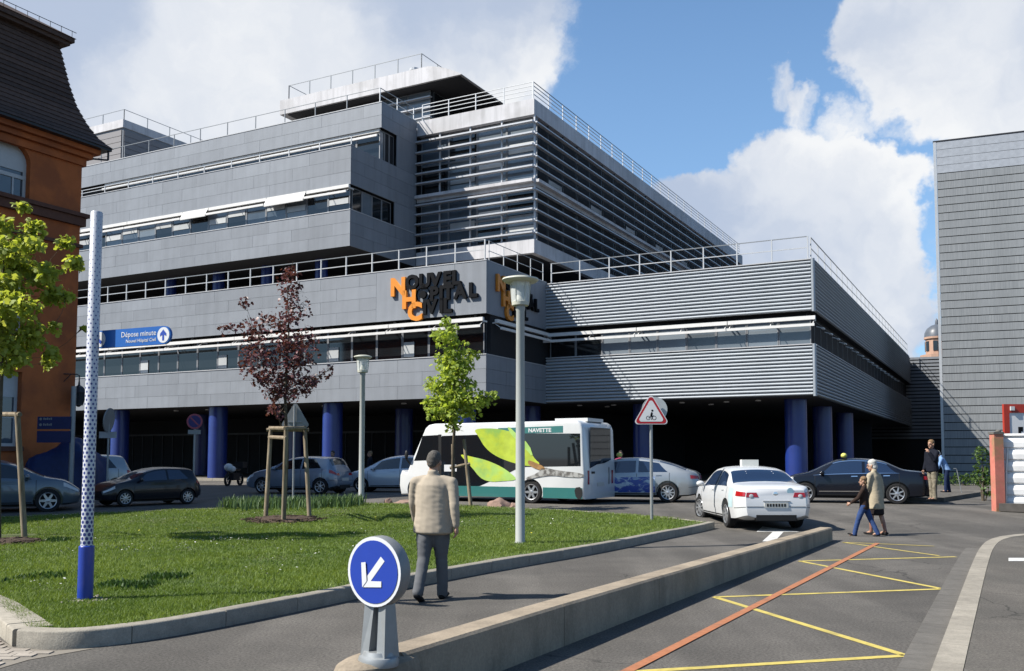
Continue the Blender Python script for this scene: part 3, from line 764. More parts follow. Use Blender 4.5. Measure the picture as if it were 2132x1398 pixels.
# ------------------------------------------------------------------ old orange building on the left
m_orng = mat('orange_render', (.56, .155, .045), .85, var=.12, vs=1.4, bump=.15, bs=30, col2=(.40, .115, .04), c2s=.5)
m_sand = mat('brown_sandstone', (.17, .075, .05), .85, var=.15, vs=3)
m_slate = mat('dark_roof_tile', (.12, .072, .054), .8, var=.2, vs=5, bump=.3, bs=14, rnd=.25)
m_wwin = mat('white_window_paint', (.62, .62, .62), .5, var=.05)
m_metald = mat('dark_metal', (.04, .04, .045), .45, var=.1)
oc = AT(150, 1000, 38.0); oc.z = 0
OB = thing('old_building', 'old orange rendered building with dark mansard roof at the left edge', 'building', oc, -YAWB)
def Opix(px, py):                                     # pixel -> (y, z) on its right-hand wall
    v = ray(px, py); t = oc.to_2d().dot(XBv.to_2d()) / v.to_2d().dot(XBv.to_2d()); p = v * t; return (p - oc).dot(YBv), p.z + EYE
EZ = 14.45
wins = [Opix(2, 300)[0], Opix(62, 300)[0]]
ww = 2.3; wy1 = Opix(63, 360)[0]; wz0, wz1 = Opix(60, 428)[1], Opix(60, 340)[1]
lw1 = Opix(44, 850)[0]; lz0, lz1 = Opix(44, 930)[1], Opix(44, 775)[1]
# wall with real window openings: built as a grid of pieces around the holes
mb = MB(); pitch = 4.6; holes = []
for k in range(4):
    y1 = wy1 - k * pitch; holes.append((y1 - ww, y1, wz0, wz1 + .8)); y2 = lw1 - k * pitch; holes.append((y2 - 1.7, y2, lz0, lz1)); holes.append((y2 - 1.7, y2, lz1 + 1.6, lz1 + 3.9))
ys = sorted({-30.0, 0.0, *[h[0] for h in holes], *[h[1] for h in holes]}); zs = sorted({0.0, EZ, *[h[2] for h in holes], *[h[3] for h in holes]})
for a, b in zip(ys, ys[1:]):
    for c, d in zip(zs, zs[1:]):
        cy, cz = (a + b) / 2, (c + d) / 2
        if any(h[0] < cy < h[1] and h[2] < cz < h[3] for h in holes): continue
        mb.box(-.45, 0, a, b, c, d)
mb.box(-16, -.451, -.45, 0, 0, EZ)
bm_w = mb.mesh('wall', m_orng); b_ = bmesh.new(); b_.from_mesh(bm_w); bmesh.ops.remove_doubles(b_, verts=b_.verts, dist=.0005); b_.to_mesh(bm_w); b_.free()
obj('wall', bm_w, OB)
MB().box(-15.5, -.5, -29.5, -.5, 0, EZ - .1).build('inner_wall', m_core, OB)
# arched heads: infill of the corners above the arch
for k in range(4):
    h = holes[3 * k]; cy = (h[0] + h[1]) / 2; r = ww / 2; zc = wz1
    mb = MB(); pts = [(h[0], zc)]
    for i in range(11):
        a = pi - pi * i / 10; pts.append((cy + r * cos(a), zc + .8 * sin(a)))
    for side in (0, 1):
        arc = [(cy + r * cos(a), zc + .8 * sin(a)) for a in [(pi - pi / 2 * i / 8) if side == 0 else (pi / 2 * i / 8) for i in range(9)]]
        corner = (h[0], zc + .801) if side == 0 else (h[1], zc + .801)
        mb.prism(arc + [(arc[-1][0], zc + .801), corner][:: 1], -.35, -.003, Matrix(((0, 0, 1, 0), (1, 0, 0, 0), (0, 1, 0, 0), (0, 0, 0, 1))))
    mb.build('arch_infill', m_orng, OB)
    MX = Matrix(((0, 0, 1, 0), (1, 0, 0, 0), (0, 1, 0, 0), (0, 0, 0, 1)))
    arch = [(h[0], h[2]), (h[1], h[2])] + [(cy + r * cos(pi * i / 14), zc + .8 * sin(pi * i / 14)) for i in range(15)]
    # frame bars
    mb = MB(); x0, x1 = -.34, -.26
    mb.box(x0, x1, h[0], h[0] + .12, h[2], zc); mb.box(x0, x1, h[1] - .12, h[1], h[2], zc); mb.box(x0, x1, cy - .08, cy + .08, h[2], zc + .75)
    mb.box(x0, x1, h[0], h[1], h[2], h[2] + .12); mb.box(x0, x1 + .01, h[0], h[1], zc - .65, zc - .5)
    mb.box(x0, x1 + .002, h[0] + .5, h[0] + .56, h[2], zc - .5); mb.box(x0, x1 + .002, h[1] - .56, h[1] - .5, h[2], zc - .5)
    w = mb.build('window', m_wwin, OB)
    mb = MB(); mb.prism(arch, -.32, -.30, MX); mb.build('pane', m_glassl if k < 3 else m_glassd, w)
    if True:
        top = [(cy + r * cos(pi * i / 14), zc + .8 * sin(pi * i / 14)) for i in range(15)]
        MB().prism([(h[0] + .0, zc - .35), (h[1], zc - .35)] + top, -.29, -.265, MX).build('roller_blind', m_wwin, w)
    MB().box(-.2, .12, h[0] - .15, h[1] + .15, h[2] - .22, h[2]).build('sill', m_sand, OB)
for k in range(4):
    for (a, b, c, d) in holes[3 * k + 1:3 * k + 3]:
        mb = MB(); x0, x1 = -.34, -.26
        mb.box(x0, x1, a, a + .12, c, d); mb.box(x0, x1, b - .12, b, c, d); mb.box(x0, x1, a + .12, b - .12, c, c + .12); mb.box(x0, x1, a + .12, b - .12, d - .12, d)
        mb.box(x0, x1 - .002, (a + b) / 2 - .05, (a + b) / 2 + .05, c + .12, d - .12); mb.box(x0, x1 - .004, a + .12, b - .12, c + (d - c) * .38, c + (d - c) * .38 + .07)
        w = mb.build('window', m_wwin, OB)
        MB().box(-.31, -.29, a, b, c, d).build('pane', m_glassl, w)
        MB().box(-.285, -.265, a + .1, b - .1, d - .34 * (d - c), d - .1).build('roller_blind', m_wwin, w)
        MB().box(-.2, .10, a - .1, b + .1, c - .18, c - .002).build('sill', m_sand, OB)
# string courses, cornice and gutter
zc1 = Opix(150, 468)[1]
mb = MB()
for (z, h, o) in ((zc1, .35, .16), (zc1 + .36, .16, .26), (zc1 - .9, .14, .10)):
    mb.box(-.1, o, -30, o, z, z + h); mb.box(-16, -.1, -.1, o - .001, z, z + h - .002)
mb.build('string_course', m_sand, OB)
mb = MB()
for (z, h, o) in ((EZ - .75, .3, .12), (EZ - .44, .2, .3), (EZ - .23, .22, .5)):
    mb.box(-.1, o, -30, o, z, z + h); mb.box(-16, -.1, -.1, o - .001, z, z + h - .002)
mb.build('cornice', m_orng, OB)
gp = [(.62, -.10), (1.12, -.02), (1.18, .10), (1.08, .16)]
mb = MB(); mb.box(.4, .80, -30, .80, EZ - .03, EZ + .10); mb.box(-16, .4, .3, .799, EZ - .031, EZ + .099); mb.build('gutter', m_metald, OB)
MB().bar((.7, .7, EZ - .40), (.2, .2, EZ - .40), .06).bar((.7, .7, EZ - .40), (.7, .7, EZ), .06).build('gutter_bracket', m_metald, OB)
# mansard: flared tiled slope, course by course
prof = [(.80, 0), (.40, .38), (.08, .95), (-.22, 1.7), (-.44, 2.6), (-.62, 3.6), (-.74, 4.25)]
def pr(t):
    for (o0, z0), (o1, z1) in zip(prof, prof[1:]):
        if z0 <= t <= z1: return o0 + (o1 - o0) * (t - z0) / (z1 - z0)
    return prof[-1][0]
nc = 20; zz_ = [4.25 * i / nc for i in range(nc + 1)]
for a, b in zip(zz_, zz_[1:]):
    oa, ob_ = pr(a), pr(b); mb = MB(); Z = EZ + .08
    A = [(oa + .05, -30, Z + a), (oa + .05, oa + .05, Z + a), (-16, oa + .05, Z + a)]
    Bq = [(ob_, -30, Z + b + .02), (ob_, ob_, Z + b + .02), (-16, ob_, Z + b + .02)]
    Cq = [(oa - .1, -30, Z + a), (oa - .1, oa - .1, Z + a), (-16, oa - .1, Z + a)]
    mb.add(A + Bq + Cq, [(0, 1, 4, 3), (1, 2, 5, 4), (6, 7, 1, 0), (7, 8, 2, 1)]); mb.build('tile_course', m_slate, OB)
mb = MB(); zc2 = EZ + 4.3
mb.box(-16, -.42, -30, -.42, zc2, zc2 + .14); mb.box(-16, -.30, -30, -.30, zc2 + .14, zc2 + .32)
mb.build('upper_cornice', m_slate, OB)
mb = MB(); e = -.25; zr = zc2 + .32
mb.add([(e, -30, zr), (e, e, zr), (-16, e, zr), (-7.5, -30, zr + 4.2), (-7.5, -7.5, zr + 4.2), (-16, -7.5, zr + 4.2)], [(0, 1, 4, 3), (1, 2, 5, 4)]); mb.build('upper_roof', m_slate, OB)
mb = MB()
for k in range(9): mb.tube([(e - .1, -.4 - k * .5, zr), (e - .1, -.4 - k * .5, zr + .32)], .012, 5)
mb.bar((e - .1, -.2, zr + .3), (e - .1, -5, zr + .3), .02); mb.build('snow_rail', m_metald, OB)
# wall lantern on a wrought bracket
lp = AT(164, 826, 37.6)
ln = thing('wall_lantern', 'dark wrought lantern hanging from a bracket beside the orange building', 'lantern', lp)
mb = MB(); mb.lathe([(.16, -.30), (.28, .12), (.30, .16), (.16, .36), (.05, .44)], 6); mb.build('lamp_shade', mat('lantern_glass', (.05, .055, .06), .2), ln)
mb = MB()
for j in range(6): a = 2 * pi * j / 6; mb.bar((.17 * cos(a), .17 * sin(a), -.32), (.295 * cos(a), .295 * sin(a), .14), .03)
mb.lathe([(.18, -.36), (.18, -.30), (.05, -.42)], 6); mb.lathe([(.32, .13), (.33, .17), (.17, .38), (.05, .46), (.03, .62)], 6, cap=False); mb.build('lamp_frame', m_metald, ln)
mb = MB(); mb.tube([(0, 0, .60), (0, 0, .85), (-.1, -.02, .9), (-1.1, -.1, .92)], .025, 6); mb.tube([(-1.1, -.1, .45), (-.6, -.05, .6), (-.35, -.02, .88)], .018, 6); mb.build('bracket', m_metald, ln)

# ------------------------------------------------------------------ grey clad building on the right
def perf_mat(name, c0, c1, sc):
    m = bpy.data.materials.new(name); m.use_nodes = True; g = NG(m.node_tree); b = m.node_tree.nodes['Principled BSDF']
    tc = g.n('ShaderNodeTexCoord'); v = g.vm('MULTIPLY', tc.outputs['Object'], (sc, 1, .25))
    oi = g.n('ShaderNodeObjectInfo'); ad = g.n('ShaderNodeCombineXYZ'); g.l(g.m('MULTIPLY', oi.outputs['Random'], 40), ad.inputs[0]); g.l(g.m('MULTIPLY', oi.outputs['Random'], 90), ad.inputs[1])
    n = g.noise(g.vm('ADD', v, ad.outputs[0]), 1.0, 3, .7); f = g.mr(n.outputs[0], .40, .60)
    n2 = g.noise(tc.outputs['Object'], .12, 3, .6); f2 = g.mr(n2.outputs[0], .35, .7, .85, 1.2)
    c = g.mix(f, (*[q * KA for q in c0], 1), (*[q * KA for q in c1], 1)); x = g.n('ShaderNodeVectorMath', operation='SCALE'); g.l(c, x.inputs[0]); g.l(f2, x.inputs['Scale'])
    g.l(x.outputs[0], b.inputs['Base Color']); b.inputs['Roughness'].default_value = .5; return m
m_perf = perf_mat('perforated_cladding', (.285, .30, .31), (.375, .39, .40), 26.0)
m_mesh = mat('pale_mesh_screen', (.46, .49, .54), .5, var=.12, vs=3)
B2 = R(22.4); X2 = Vector((cos(B2), -sin(B2), 0)); Y2 = Vector((sin(B2), cos(B2), 0))
rc = AT(1962, 985, 75.0); rc.z = 0
RB = thing('grey_building', 'tall grey building clad in perforated metal planks at the right edge', 'building', rc, -B2)
RH = AT(1948, 297, 75.0).z
MB().prism([(.25, .12), (40, .12), (40, 25), (9, 25)], 0, RH - .3).build('core', m_core, RB)
nr = 42; ph = RH / nr
pm = [MB().box(.0, 6.47, 0, .10, 0, ph - .065).mesh('cladding_plank', m_perf) for _ in range(1)][0]
pm2 = MB().box(.0, 6.47, 0, .10, 0, ph - .03).mesh('cladding_plank', m_mesh)
for i in range(nr):
    for j in range(4): obj('cladding_plank', pm2 if i >= nr - 4 else pm, RB, (.22 + j * 6.5, 0, i * ph))
ps = MB().box(0, .10, 0, 6.2, 0, ph - .07).mesh('cladding_plank', m_perf)
mb = MB(); mb.box(.0, .2, -.02, .18, 0, RH); mb.build('corner_post', m_rail, RB)
MB().box(-.02, 40, -.03, .3, RH, RH + .10).build('coping', m_metald, RB)

# connecting wing between the two, far back
lk = AT(1912, 985, 97.0); lk.z = 0
LB = thing('link_building', 'low dark louvred wing closing the gap between the two grey buildings', 'building', lk, -B2)
MB().box(-6, 14, .1, 12, 0, AT(1912, 745, 97).z - .1).build('core', m_core, LB)
lh = AT(1912, 742, 97).z; lm_ = MB().box(-6, 14, 0, .09, 0, .24).mesh('louvre_plank', m_pan)
for i in range(24): obj('louvre_plank', lm_, LB, (0, 0, lh - .36 * (i + 1)))

# domed tower far behind
tp = AT(1952, 740, 190); tz = tp.z
TW = thing('domed_tower', 'far pinkish tower with small grey dome beside the right building', 'tower', (tp.x, tp.y, 0))
m_pink = mat('pink_sandstone', (.52, .33, .24), .85, var=.1, vs=1); m_dome = mat('slate_dome', (.12, .135, .16), .4, var=.15, vs=2)
MB().lathe([(2.9, 0), (2.9, tz - .5)], 12).build('shaft', m_pink, TW)
MB().lathe([(3.3, tz - .6), (3.3, tz), (2.2, tz + .05), (2.2, tz + 3.2), (2.5, tz + 3.3), (2.5, tz + 3.7)], 16).build('drum', m_pink, TW)
MB().lathe([(2.45, tz + 3.7), (2.35, tz + 4.6), (1.9, tz + 5.5), (1.1, tz + 6.1), (.35, tz + 6.35), (.3, tz + 7.1), (.05, tz + 7.6)], 16).build('dome', m_dome, TW, smooth=40)
for j in range(8):
    a = 2 * pi * j / 8 + .2; MB().box(-.42, .42, -.1, .1, 0, 2.0, Matrix.Translation((2.2 * cos(a), 2.2 * sin(a), tz + .8)) @ Matrix.Rotation(a + pi / 2, 4, 'Z')).build('window', m_glassd, TW)

# ------------------------------------------------------------------ hoarding and notice on the right
hp = G(2070, 1063)
m_hoard = mat('white_hoarding_steel', (.95, .95, .95), .5, var=.05, vs=1.5, col2=(.8, .8, .8), c2s=.8)
m_red = mat('red_sign_frame', (.50, .05, .03), .5, var=.06)
m_redp = mat('weathered_red_wood', (.60, .20, .15), .8, var=.15, vs=5, col2=(.36, .22, .12), c2s=1.2)
HH = thing('site_hoarding', 'white ribbed steel hoarding on the right behind the red post', 'hoarding', (hp.x + .22, hp.y - .2, hp.z), R(-30))
top = AT(2072, 908, hp.y).z - hp.z; n = 6; h = (top - .12) / n
for i in range(n):
    mb = MB(); z = .10 + i * h
    mb.add([(x, y, z + q) for x in (0, 3.2) for (y, q) in ((.05, 0), (-.02, .03), (-.045, h * .5), (-.02, h - .06), (.05, h - .04))], [(0, 1, 2, 3, 4), (9, 8, 7, 6, 5)] + [(k, k + 1, k + 6, k + 5) for k in range(4)] + [(4, 0, 5, 9)])
    mb.build('ribbed_plank', m_hoard, HH)
mb = MB(); mb.box(0, 3.2, .05, .09, .05, top); mb.box(-.02, 3.2, -.05, .12, top, top + .06); mb.build('frame', m_hoard, HH)
mb = MB(); mb.tube([(.02, -.12, .05), (.05, -.12, 1.1), (.1, -.1, 1.75)], .022, 7); mb.build('prop', m_rail, HH)
mb = MB(); mb.prism([(0, 0), (.9, 0), (.85, .2), (.45, .28), (.05, .2)], 0, .22, Matrix.Translation((-.15, -.45, 0))); 
mb.build('foot_block', mat('recycled_foot', (.11, .10, .09), .9, var=.2), HH)
RP = thing('boundary_post', 'red and brown weathered square post at the end of the hoarding', 'post', (hp.x - .02, hp.y - .28, hp.z))
ptop = AT(2058, 905, hp.y).z - hp.z
mb = MB(); mb.box(-.13, .13, -.13, .13, -.05, ptop); mb.build('shaft', m_redp, RP)
mb = MB(); mb.box(-.15, .15, -.15, .15, ptop, ptop + .06); mb.ell((.06, 0, ptop + .08), (.08, .07, .05)); mb.build('cap', m_kerbd, RP)
# red framed notice board standing behind the hoarding
np_ = AT(2090, 905, hp.y + 1.2); nt_ = AT(2090, 842, hp.y + 1.2).z
NB = thing('notice_board', 'white notice board in a red frame rising above the hoarding', 'sign', (np_.x, np_.y, hp.z))
nb_h = nt_ - hp.z
mb = MB(); mb.box(0, .16, -.05, .05, 0, nb_h); mb.box(1.9, 2.06, -.05, .05, 0, nb_h); mb.box(.16, 1.9, -.051, .051, nb_h - .26, nb_h); mb.build('frame', m_red, NB)
MB().box(.16, 1.9, -.03, .03, nb_h - 1.7, nb_h - .26).build('board', m_white, NB)
mb = MB(); mb.box(.18, .30, -.10, -.052, nb_h - .19, nb_h - .07); mb.build('floodlight', m_wwin, NB)
# fragments of dark print at the edge of the board, as in the photograph
mb = MB()
for (a, b, c, d) in ((.42, .50, .0, .34), (.50, .56, .20, .34)): mb.box(a, b, -.034, -.031, nb_h - 1.02 + c, nb_h - 1.02 + d)
mb.build('print', m_lbk, NB)
# raised pavement where the standing man waits, shrub bed behind
pz = G(1940, 1047)
bed = [G(*p) for p in ((1885, 1046), (1965, 1046), (2060, 1030), (2200, 1028), (2200, 1012), (1905, 1015), (1870, 1030))]
sheet('far_pavement', [(p.x, p.y) for p in bed], .15, m_asph2, thick=.2)
# ------------------------------------------------------------------ street furniture
m_pole = mat('grey_lamp_paint', (.50, .52, .50), .45, var=.05, vs=2)
m_lampw = mat('cream_lamp_enamel', (.66, .66, .56), .5, var=.06, vs=3)
m_lampg = bpy.data.materials.new('clear_lamp_glass'); m_lampg.use_nodes = True
_b = m_lampg.node_tree.nodes['Principled BSDF']; _b.inputs['Base Color'].default_value = (.75, .78, .76, 1); _b.inputs['Roughness'].default_value = .25; _b.inputs['Alpha'].default_value = .45
m_sgrey = mat('sign_back_grey', (.33, .34, .34), .5, metal=.2, var=.08)
m_sblue = mat('sign_blue', (.012, .055, .44), .35, var=.05, coat=.3)
m_sblue2 = mat('banner_blue', (.02, .14, .50), .4, var=.04)
m_swht = mat('sign_white', (.75, .76, .78), .4, var=.03)
m_sred = mat('sign_red', (.50, .02, .03), .4, var=.05)
m_galv = mat('galvanised_post', (.40, .42, .43), .45, metal=.4, var=.1)

def lamp_post(label, px, py, ytop, capw, d_off=0):
    p = G(px, py, .12); htop = AT(px, ytop, p.y).z - p.z; s = htop / 4.4
    L = thing('street_lamp', label, 'street lamp', p, 0, 'grey street lamps on the lawn')
    wpx = capw / FPX * p.y / 2
    zc = htop
    MB().lathe([(.10, -.1), (.10, .02), (.085, .05), (.075, htop - .62), (.085, htop - .60), (.085, htop - .52)], 18).build('pole', m_pole, L, smooth=40)
    lg = MB().lathe([(.14, htop - .52), (.15, htop - .50), (.16, htop - .44), (.175, htop - .10)], 20, cap=False).build('lamp_glass', m_lampg, L, smooth=40)
    mb = MB(); mb.lathe([(.15, htop - .52), (.16, htop - .46), (.10, htop - .42), (.05, htop - .30), (.03, htop - .26)], 16)
    for j in range(6): a = 2 * pi * j / 6; mb.bar((.155 * cos(a), .155 * sin(a), htop - .46), (.185 * cos(a), .185 * sin(a), htop - .08), .016)
    mb.build('lamp_holder', m_lampw, L, smooth=30)
    MB().lathe([(.03, htop - .10), (wpx * .85, htop - .10), (wpx, htop - .06), (wpx * .98, htop - .035), (wpx * .6, htop - .005), (.02, htop + .01)], 28).build('lamp_shade', m_lampw, L, smooth=50)
    return L
lamp_post('tall grey street lamp with round cap at the lawn edge near the kerb', 1083, 1132, 577, 77)
lamp_post('smaller looking grey street lamp at the far lawn edge by the silver car', 752, 1047, 740, 38)

# white post with blue dots and blue sleeve
p = G(177, 1250, .12)
SP = thing('spotted_post', 'leaning-free white post dotted dark blue with solid blue sleeve at its foot'.replace('leaning-free ', 'tall '), 'post', p)
hs = AT(177, 1136, p.y).z - p.z; ht = AT(200, 442, p.y).z - p.z; rad = .062
def spot_mat():
    m = bpy.data.materials.new('white_paint_blue_dots'); m.use_nodes = True; g = NG(m.node_tree); b = m.node_tree.nodes['Principled BSDF']
    tc = g.n('ShaderNodeTexCoord'); sp = g.n('ShaderNodeSeparateXYZ'); g.l(tc.outputs['Object'], sp.inputs[0])
    ang = g.m('ARCTAN2', sp.outputs[1], sp.outputs[0]); u = g.m('MULTIPLY', ang, 8 / (2 * pi)); v = g.m('MULTIPLY', sp.outputs[2], 8 / (2 * pi * rad) / 1.1)
    # two interleaved lattices, dots grow towards the foot
    def lat(o):
        a = g.m('SUBTRACT', g.m('FRACT', g.m('ADD', u, o)), .5); c = g.m('SUBTRACT', g.m('FRACT', g.m('ADD', g.m('MULTIPLY', v, .62), o)), .5)
        c = g.m('MULTIPLY', c, 1.6)
        return g.m('SQRT', g.m('ADD', g.m('MULTIPLY', a, a), g.m('MULTIPLY', c, c)))
    dmin = g.m('MINIMUM', lat(0.0), lat(.5)); r = g.mr(sp.outputs[2], hs, ht, .35, .09, smooth=False)
    f = g.mr(g.m('SUBTRACT', dmin, r), -.03, .03, 1, 0)
    c = g.mix(f, (.42, .43, .46, 1), (.009, .018, .13, 1)); g.l(c, b.inputs['Base Color']); b.inputs['Roughness'].default_value = .4; return m
MB().lathe([(rad, hs - .01), (rad, ht - .01), (rad * .9, ht)], 28).build('shaft', spot_mat(), SP, smooth=40)
MB().lathe([(.079, -.1), (.079, hs - .01), (.07, hs)], 28).build('sleeve', m_sblue, SP, smooth=40)
# gravel left round its foot
mb = MB()
for k in range(70):
    a = random.uniform(0, 2 * pi); r = .09 + abs(random.gauss(0, .10)); s = random.uniform(.008, .022)
    mb.ell((r * cos(a) + .05, r * sin(a) - .05, .015), (s, s * .8, s * .6), 6, 4)
g_ = mb.build('gravel', m_kerb, None, loc=p); tag(g_, 'scattered pale gravel around the foot of the dotted post', 'gravel', kind='stuff')

# blue banner sign projecting from the dotted post
pb = AT(206, 708, p.y + .12); dpx = 1 / FPX * (p.y + .12)
BS = thing('direction_sign', 'blue banner reading Dépose minute with round arrow, fixed behind the dotted post', 'sign', pb, -YAWB * .88)
Lb = 178 * dpx * 1.13; Hb = 37 * dpx
mb = MB(); r = Hb / 2
poly = [(r * .3 + 0, -r), (Lb - r, -r)] + [(Lb - r + r * cos(a), r * sin(a)) for a in [(-pi / 2 + pi * i / 10) for i in range(1, 10)]] + [(Lb - r, r), (r * .3, r)] + [(r * .3 - r * sin(pi * i / 10) * .6, r * cos(pi * i / 10)) for i in range(1, 10)]
MX_ = Matrix(((1, 0, 0, 0), (0, 0, -1, 0), (0, 1, 0, 0), (0, 0, 0, 1)))
mb.prism(poly, -.015, .015, MX_); mb.build('panel', m_sblue2, BS)
def disc(r, c, y, m, name, par, n=24):
    mb = MB(); mb.prism([(c[0] + r * cos(2 * pi * i / n), c[1] + r * sin(2 * pi * i / n)) for i in range(n)], y, y + .003, MX_); return mb.build(name, m, par)
disc(r * .86, (Lb - r, 0), .0155, m_swht, 'round_plate', BS); disc(r * .86, (r * .35, 0), .0155, m_swht, 'round_plate', BS)
mb = MB(); q = r * .6; X = Lb - r
mb.prism([(X - q * .22, -q), (X + q * .22, -q), (X + q * .22, q * .05), (X + q * .75, -q * .25), (X + q * .75, q * .25), (X, q), (X - q * .75, q * .25), (X - q * .75, -q * .25), (X - q * .22, q * .05)], .0188, .0205, MX_)
q = r * .6; X = r * .35
mb.prism([(X + q * .2, -q * .9), (X + q * .75, -q * .5), (X - q * .1, q * .1), (X - q * .1, q * .8), (X - q * .6, q * .8), (X - q * .6, -q * .1)], .0188, .0205, MX_)
mb.build('arrow', m_sblue, BS)
obj('lettering', text_mesh('Dépose minute', Hb * .42, .0012, m_swht, 'RIGHT'), BS, (Lb - 2.05 * r, -.0168, Hb * .03), (pi / 2, 0, 0))
obj('lettering', text_mesh('Nouvel Hôpital Civil', Hb * .27, .0012, m_swht, 'RIGHT'), BS, (Lb - 2.05 * r, -.0168, -Hb * .30), (pi / 2, 0, 0))
mb = MB(); mb.box(-.02, .1, .015, .05, -Hb * .3, Hb * .3); mb.box(-.10, .02, -.02, .05, -Hb * .2, Hb * .2); mb.build('clamp', m_galv, BS)

# round blue keep-left bollard on the wall nose
pbase = AT(788, 1364, 6.02)
KB_ = thing('keep_left_bollard', 'round blue sign with white arrow pointing down left on a grey bollard', 'sign', (pbase.x, pbase.y, .34), R(-33))
px_m = 6.0 / FPX
zc = AT(785, 1190, 6.0).z - .34; Rd = 72.5 * px_m
def disc2(r, c, y0, y1, n=40): return [(c[0] + r * cos(2 * pi * i / n), c[1] + r * sin(2 * pi * i / n)) for i in range(n)]
mb = MB(); Mx = MX_
mb.lathe([(Rd * .90, .055), (Rd * .96, .05), (Rd, .03), (Rd, -.03), (Rd * .985, -.05), (Rd * .9, -.05)], 44, Matrix.Translation((0, 0, zc)) @ Matrix.Rotation(-pi / 2, 4, 'X')); mb.build('shell', m_sgrey, KB_, smooth=40)
def fdisc(r, d, m, name):
    mb = MB(); mb.prism(disc2(r, (0, zc), 0, 0), d, d + .003, MX_); return mb.build(name, m, KB_)
fdisc(Rd * .985, .0505, m_swht, 'white_rim'); fdisc(Rd * .885, .0545, m_sblue, 'blue_disc')
mb = MB(); s = Rd * .88; w = .105 * s; A = Matrix.Translation((-.03 * s, 0, zc - .02 * s)) @ Matrix.Rotation(-R(41) * -1 * -1, 4, 'Y') @ Matrix.Identity(4)
ang = R(229)      # arrow direction in the sign's plane
dx, dz = cos(ang), sin(ang); nx, nz = -dz, dx
def ap(u, v): return (u * dx + v * nx - .0 * s, zc + u * dz + v * nz - .02 * s)
tip = .62 * s; tl = -.60 * s; hw = .44 * s
for poly in ([ap(tl, -w), ap(tip - .12 * s, -w), ap(tip - .12 * s, w), ap(tl, w)],
             [ap(tip + .04 * s, 0), ap(tip - .52 * s, hw + .12 * s), ap(tip - .68 * s + .02 * s, hw + .0 * s), ap(tip - .24 * s, 0)],
             [ap(tip + .04 * s, 0), ap(tip - .24 * s, 0), ap(tip - .68 * s + .02 * s, -hw), ap(tip - .52 * s, -hw - .12 * s)]):
    mb.prism(poly, .0578 + .0004 * len(mb.v), .0595 + .0004 * len(mb.v), MX_)
mb.build('arrow', m_swht, KB_)
mb = MB(); zt_ = zc - Rd * .93
for sgn in (-1, 1):
    mb.add([(sgn * .018, -.02, zt_ + .04), (sgn * .085, -.035, zt_ + .04), (sgn * .085, .05, zt_ + .04), (sgn * .018, .05, zt_ + .04),
            (sgn * .035, -.06, .02), (sgn * .10, -.06, .02), (sgn * .105, .08, .02), (sgn * .035, .08, .02)], [(0, 1, 2, 3), (7, 6, 5, 4), (0, 4, 5, 1), (1, 5, 6, 2), (2, 6, 7, 3), (3, 7, 4, 0)])
mb.add([(-.08, .01, zt_ + .04), (.08, .01, zt_ + .04), (.08, .06, zt_ + .04), (-.08, .06, zt_ + .04), (-.095, .01, .02), (.095, .01, .02), (.095, .09, .02), (-.095, .09, .02)], [(0, 1, 2, 3), (7, 6, 5, 4), (0, 4, 5, 1), (1, 5, 6, 2), (2, 6, 7, 3), (3, 7, 4, 0)])
mb.build('stem', m_galv, KB_)
MB().lathe([(.135, -.03), (.14, .0), (.13, .025), (.11, .035), (.10, .06)], 28, Matrix.Scale(.85, 4, (0, 1, 0))).build('foot', m_galv, KB_, smooth=40)

def tri(s, c, up=True):                                  # rounded triangle
    pts = []
    for k in range(3):
        a = pi / 2 + 2 * pi * k / 3; ctr = (c[0] + s * .84 * cos(a), c[1] + s * .84 * sin(a))
        for j in range(-3, 4): b = a + j * R(20); pts.append((ctr[0] + s * .16 * cos(b), ctr[1] + s * .16 * sin(b)))
    return pts
# warning sign with a round plate behind
p = G(1357, 1083, .12); sc = p.y / FPX
WS = thing('warning_sign', 'red bordered triangular warning sign with cyclist on a slim grey post', 'sign', p, R(-4))
ztip = AT(1357, 827, p.y).z - p.z; zb = AT(1357, 880, p.y).z - p.z; s = (ztip - zb) / 1.42; c = (0, zb + s * .47)
MB().lathe([(.038, -.1), (.038, ztip - .15)], 14).build('post', m_galv, WS, smooth=40)
mb = MB(); mb.prism(tri(s, c), .05, .075, MX_); mb.build('plate', m_swht, WS)
mb = MB(); mb.prism(tri(s * .93, c), .0755, .078, MX_); mb.build('red_border', m_sred, WS)
mb = MB(); mb.prism(tri(s * .74, c), .0785, .081, MX_); mb.build('white_field', m_swht, WS)
mb = MB(); k = s * .30; cz = c[1] - .12 * s
def ring(cx, cy, r, w):
    for i in range(14):
        a0, a1 = 2 * pi * i / 14, 2 * pi * (i + 1) / 14
        mb.prism([(cx + r * cos(a0), cy + r * sin(a0)), (cx + (r + w) * cos(a0), cy + (r + w) * sin(a0)), (cx + (r + w) * cos(a1), cy + (r + w) * sin(a1)), (cx + r * cos(a1), cy + r * sin(a1))], .0815, .083, MX_)
ring(-k * .55, cz - k * .35, k * .30, .012); ring(k * .55, cz - k * .35, k * .30, .012)
mb.prism([(-k * .18, cz - k * .1), (k * .2, cz - k * .05), (k * .28, cz + k * .6), (k * .05, cz + k * .75), (-k * .12, cz + k * .4)], .0815, .084, MX_)
mb.prism(disc2(k * .2, (k * .22, cz + k * 1.0), 0, 0, 12), .0815, .083, MX_)
mb.prism([(k * .15, cz - k * .1), (k * .3, cz - k * .1), (k * .12, cz - k * .7), (-k * .02, cz - k * .7)], .0817, .0835, MX_)
mb.prism([(-k * .55, cz - k * .4), (-k * .50, cz - k * .28), (k * .5, cz + k * .12), (k * .5, cz)], .0818, .0832, MX_); mb.build('cyclist_symbol', m_lbk, WS)
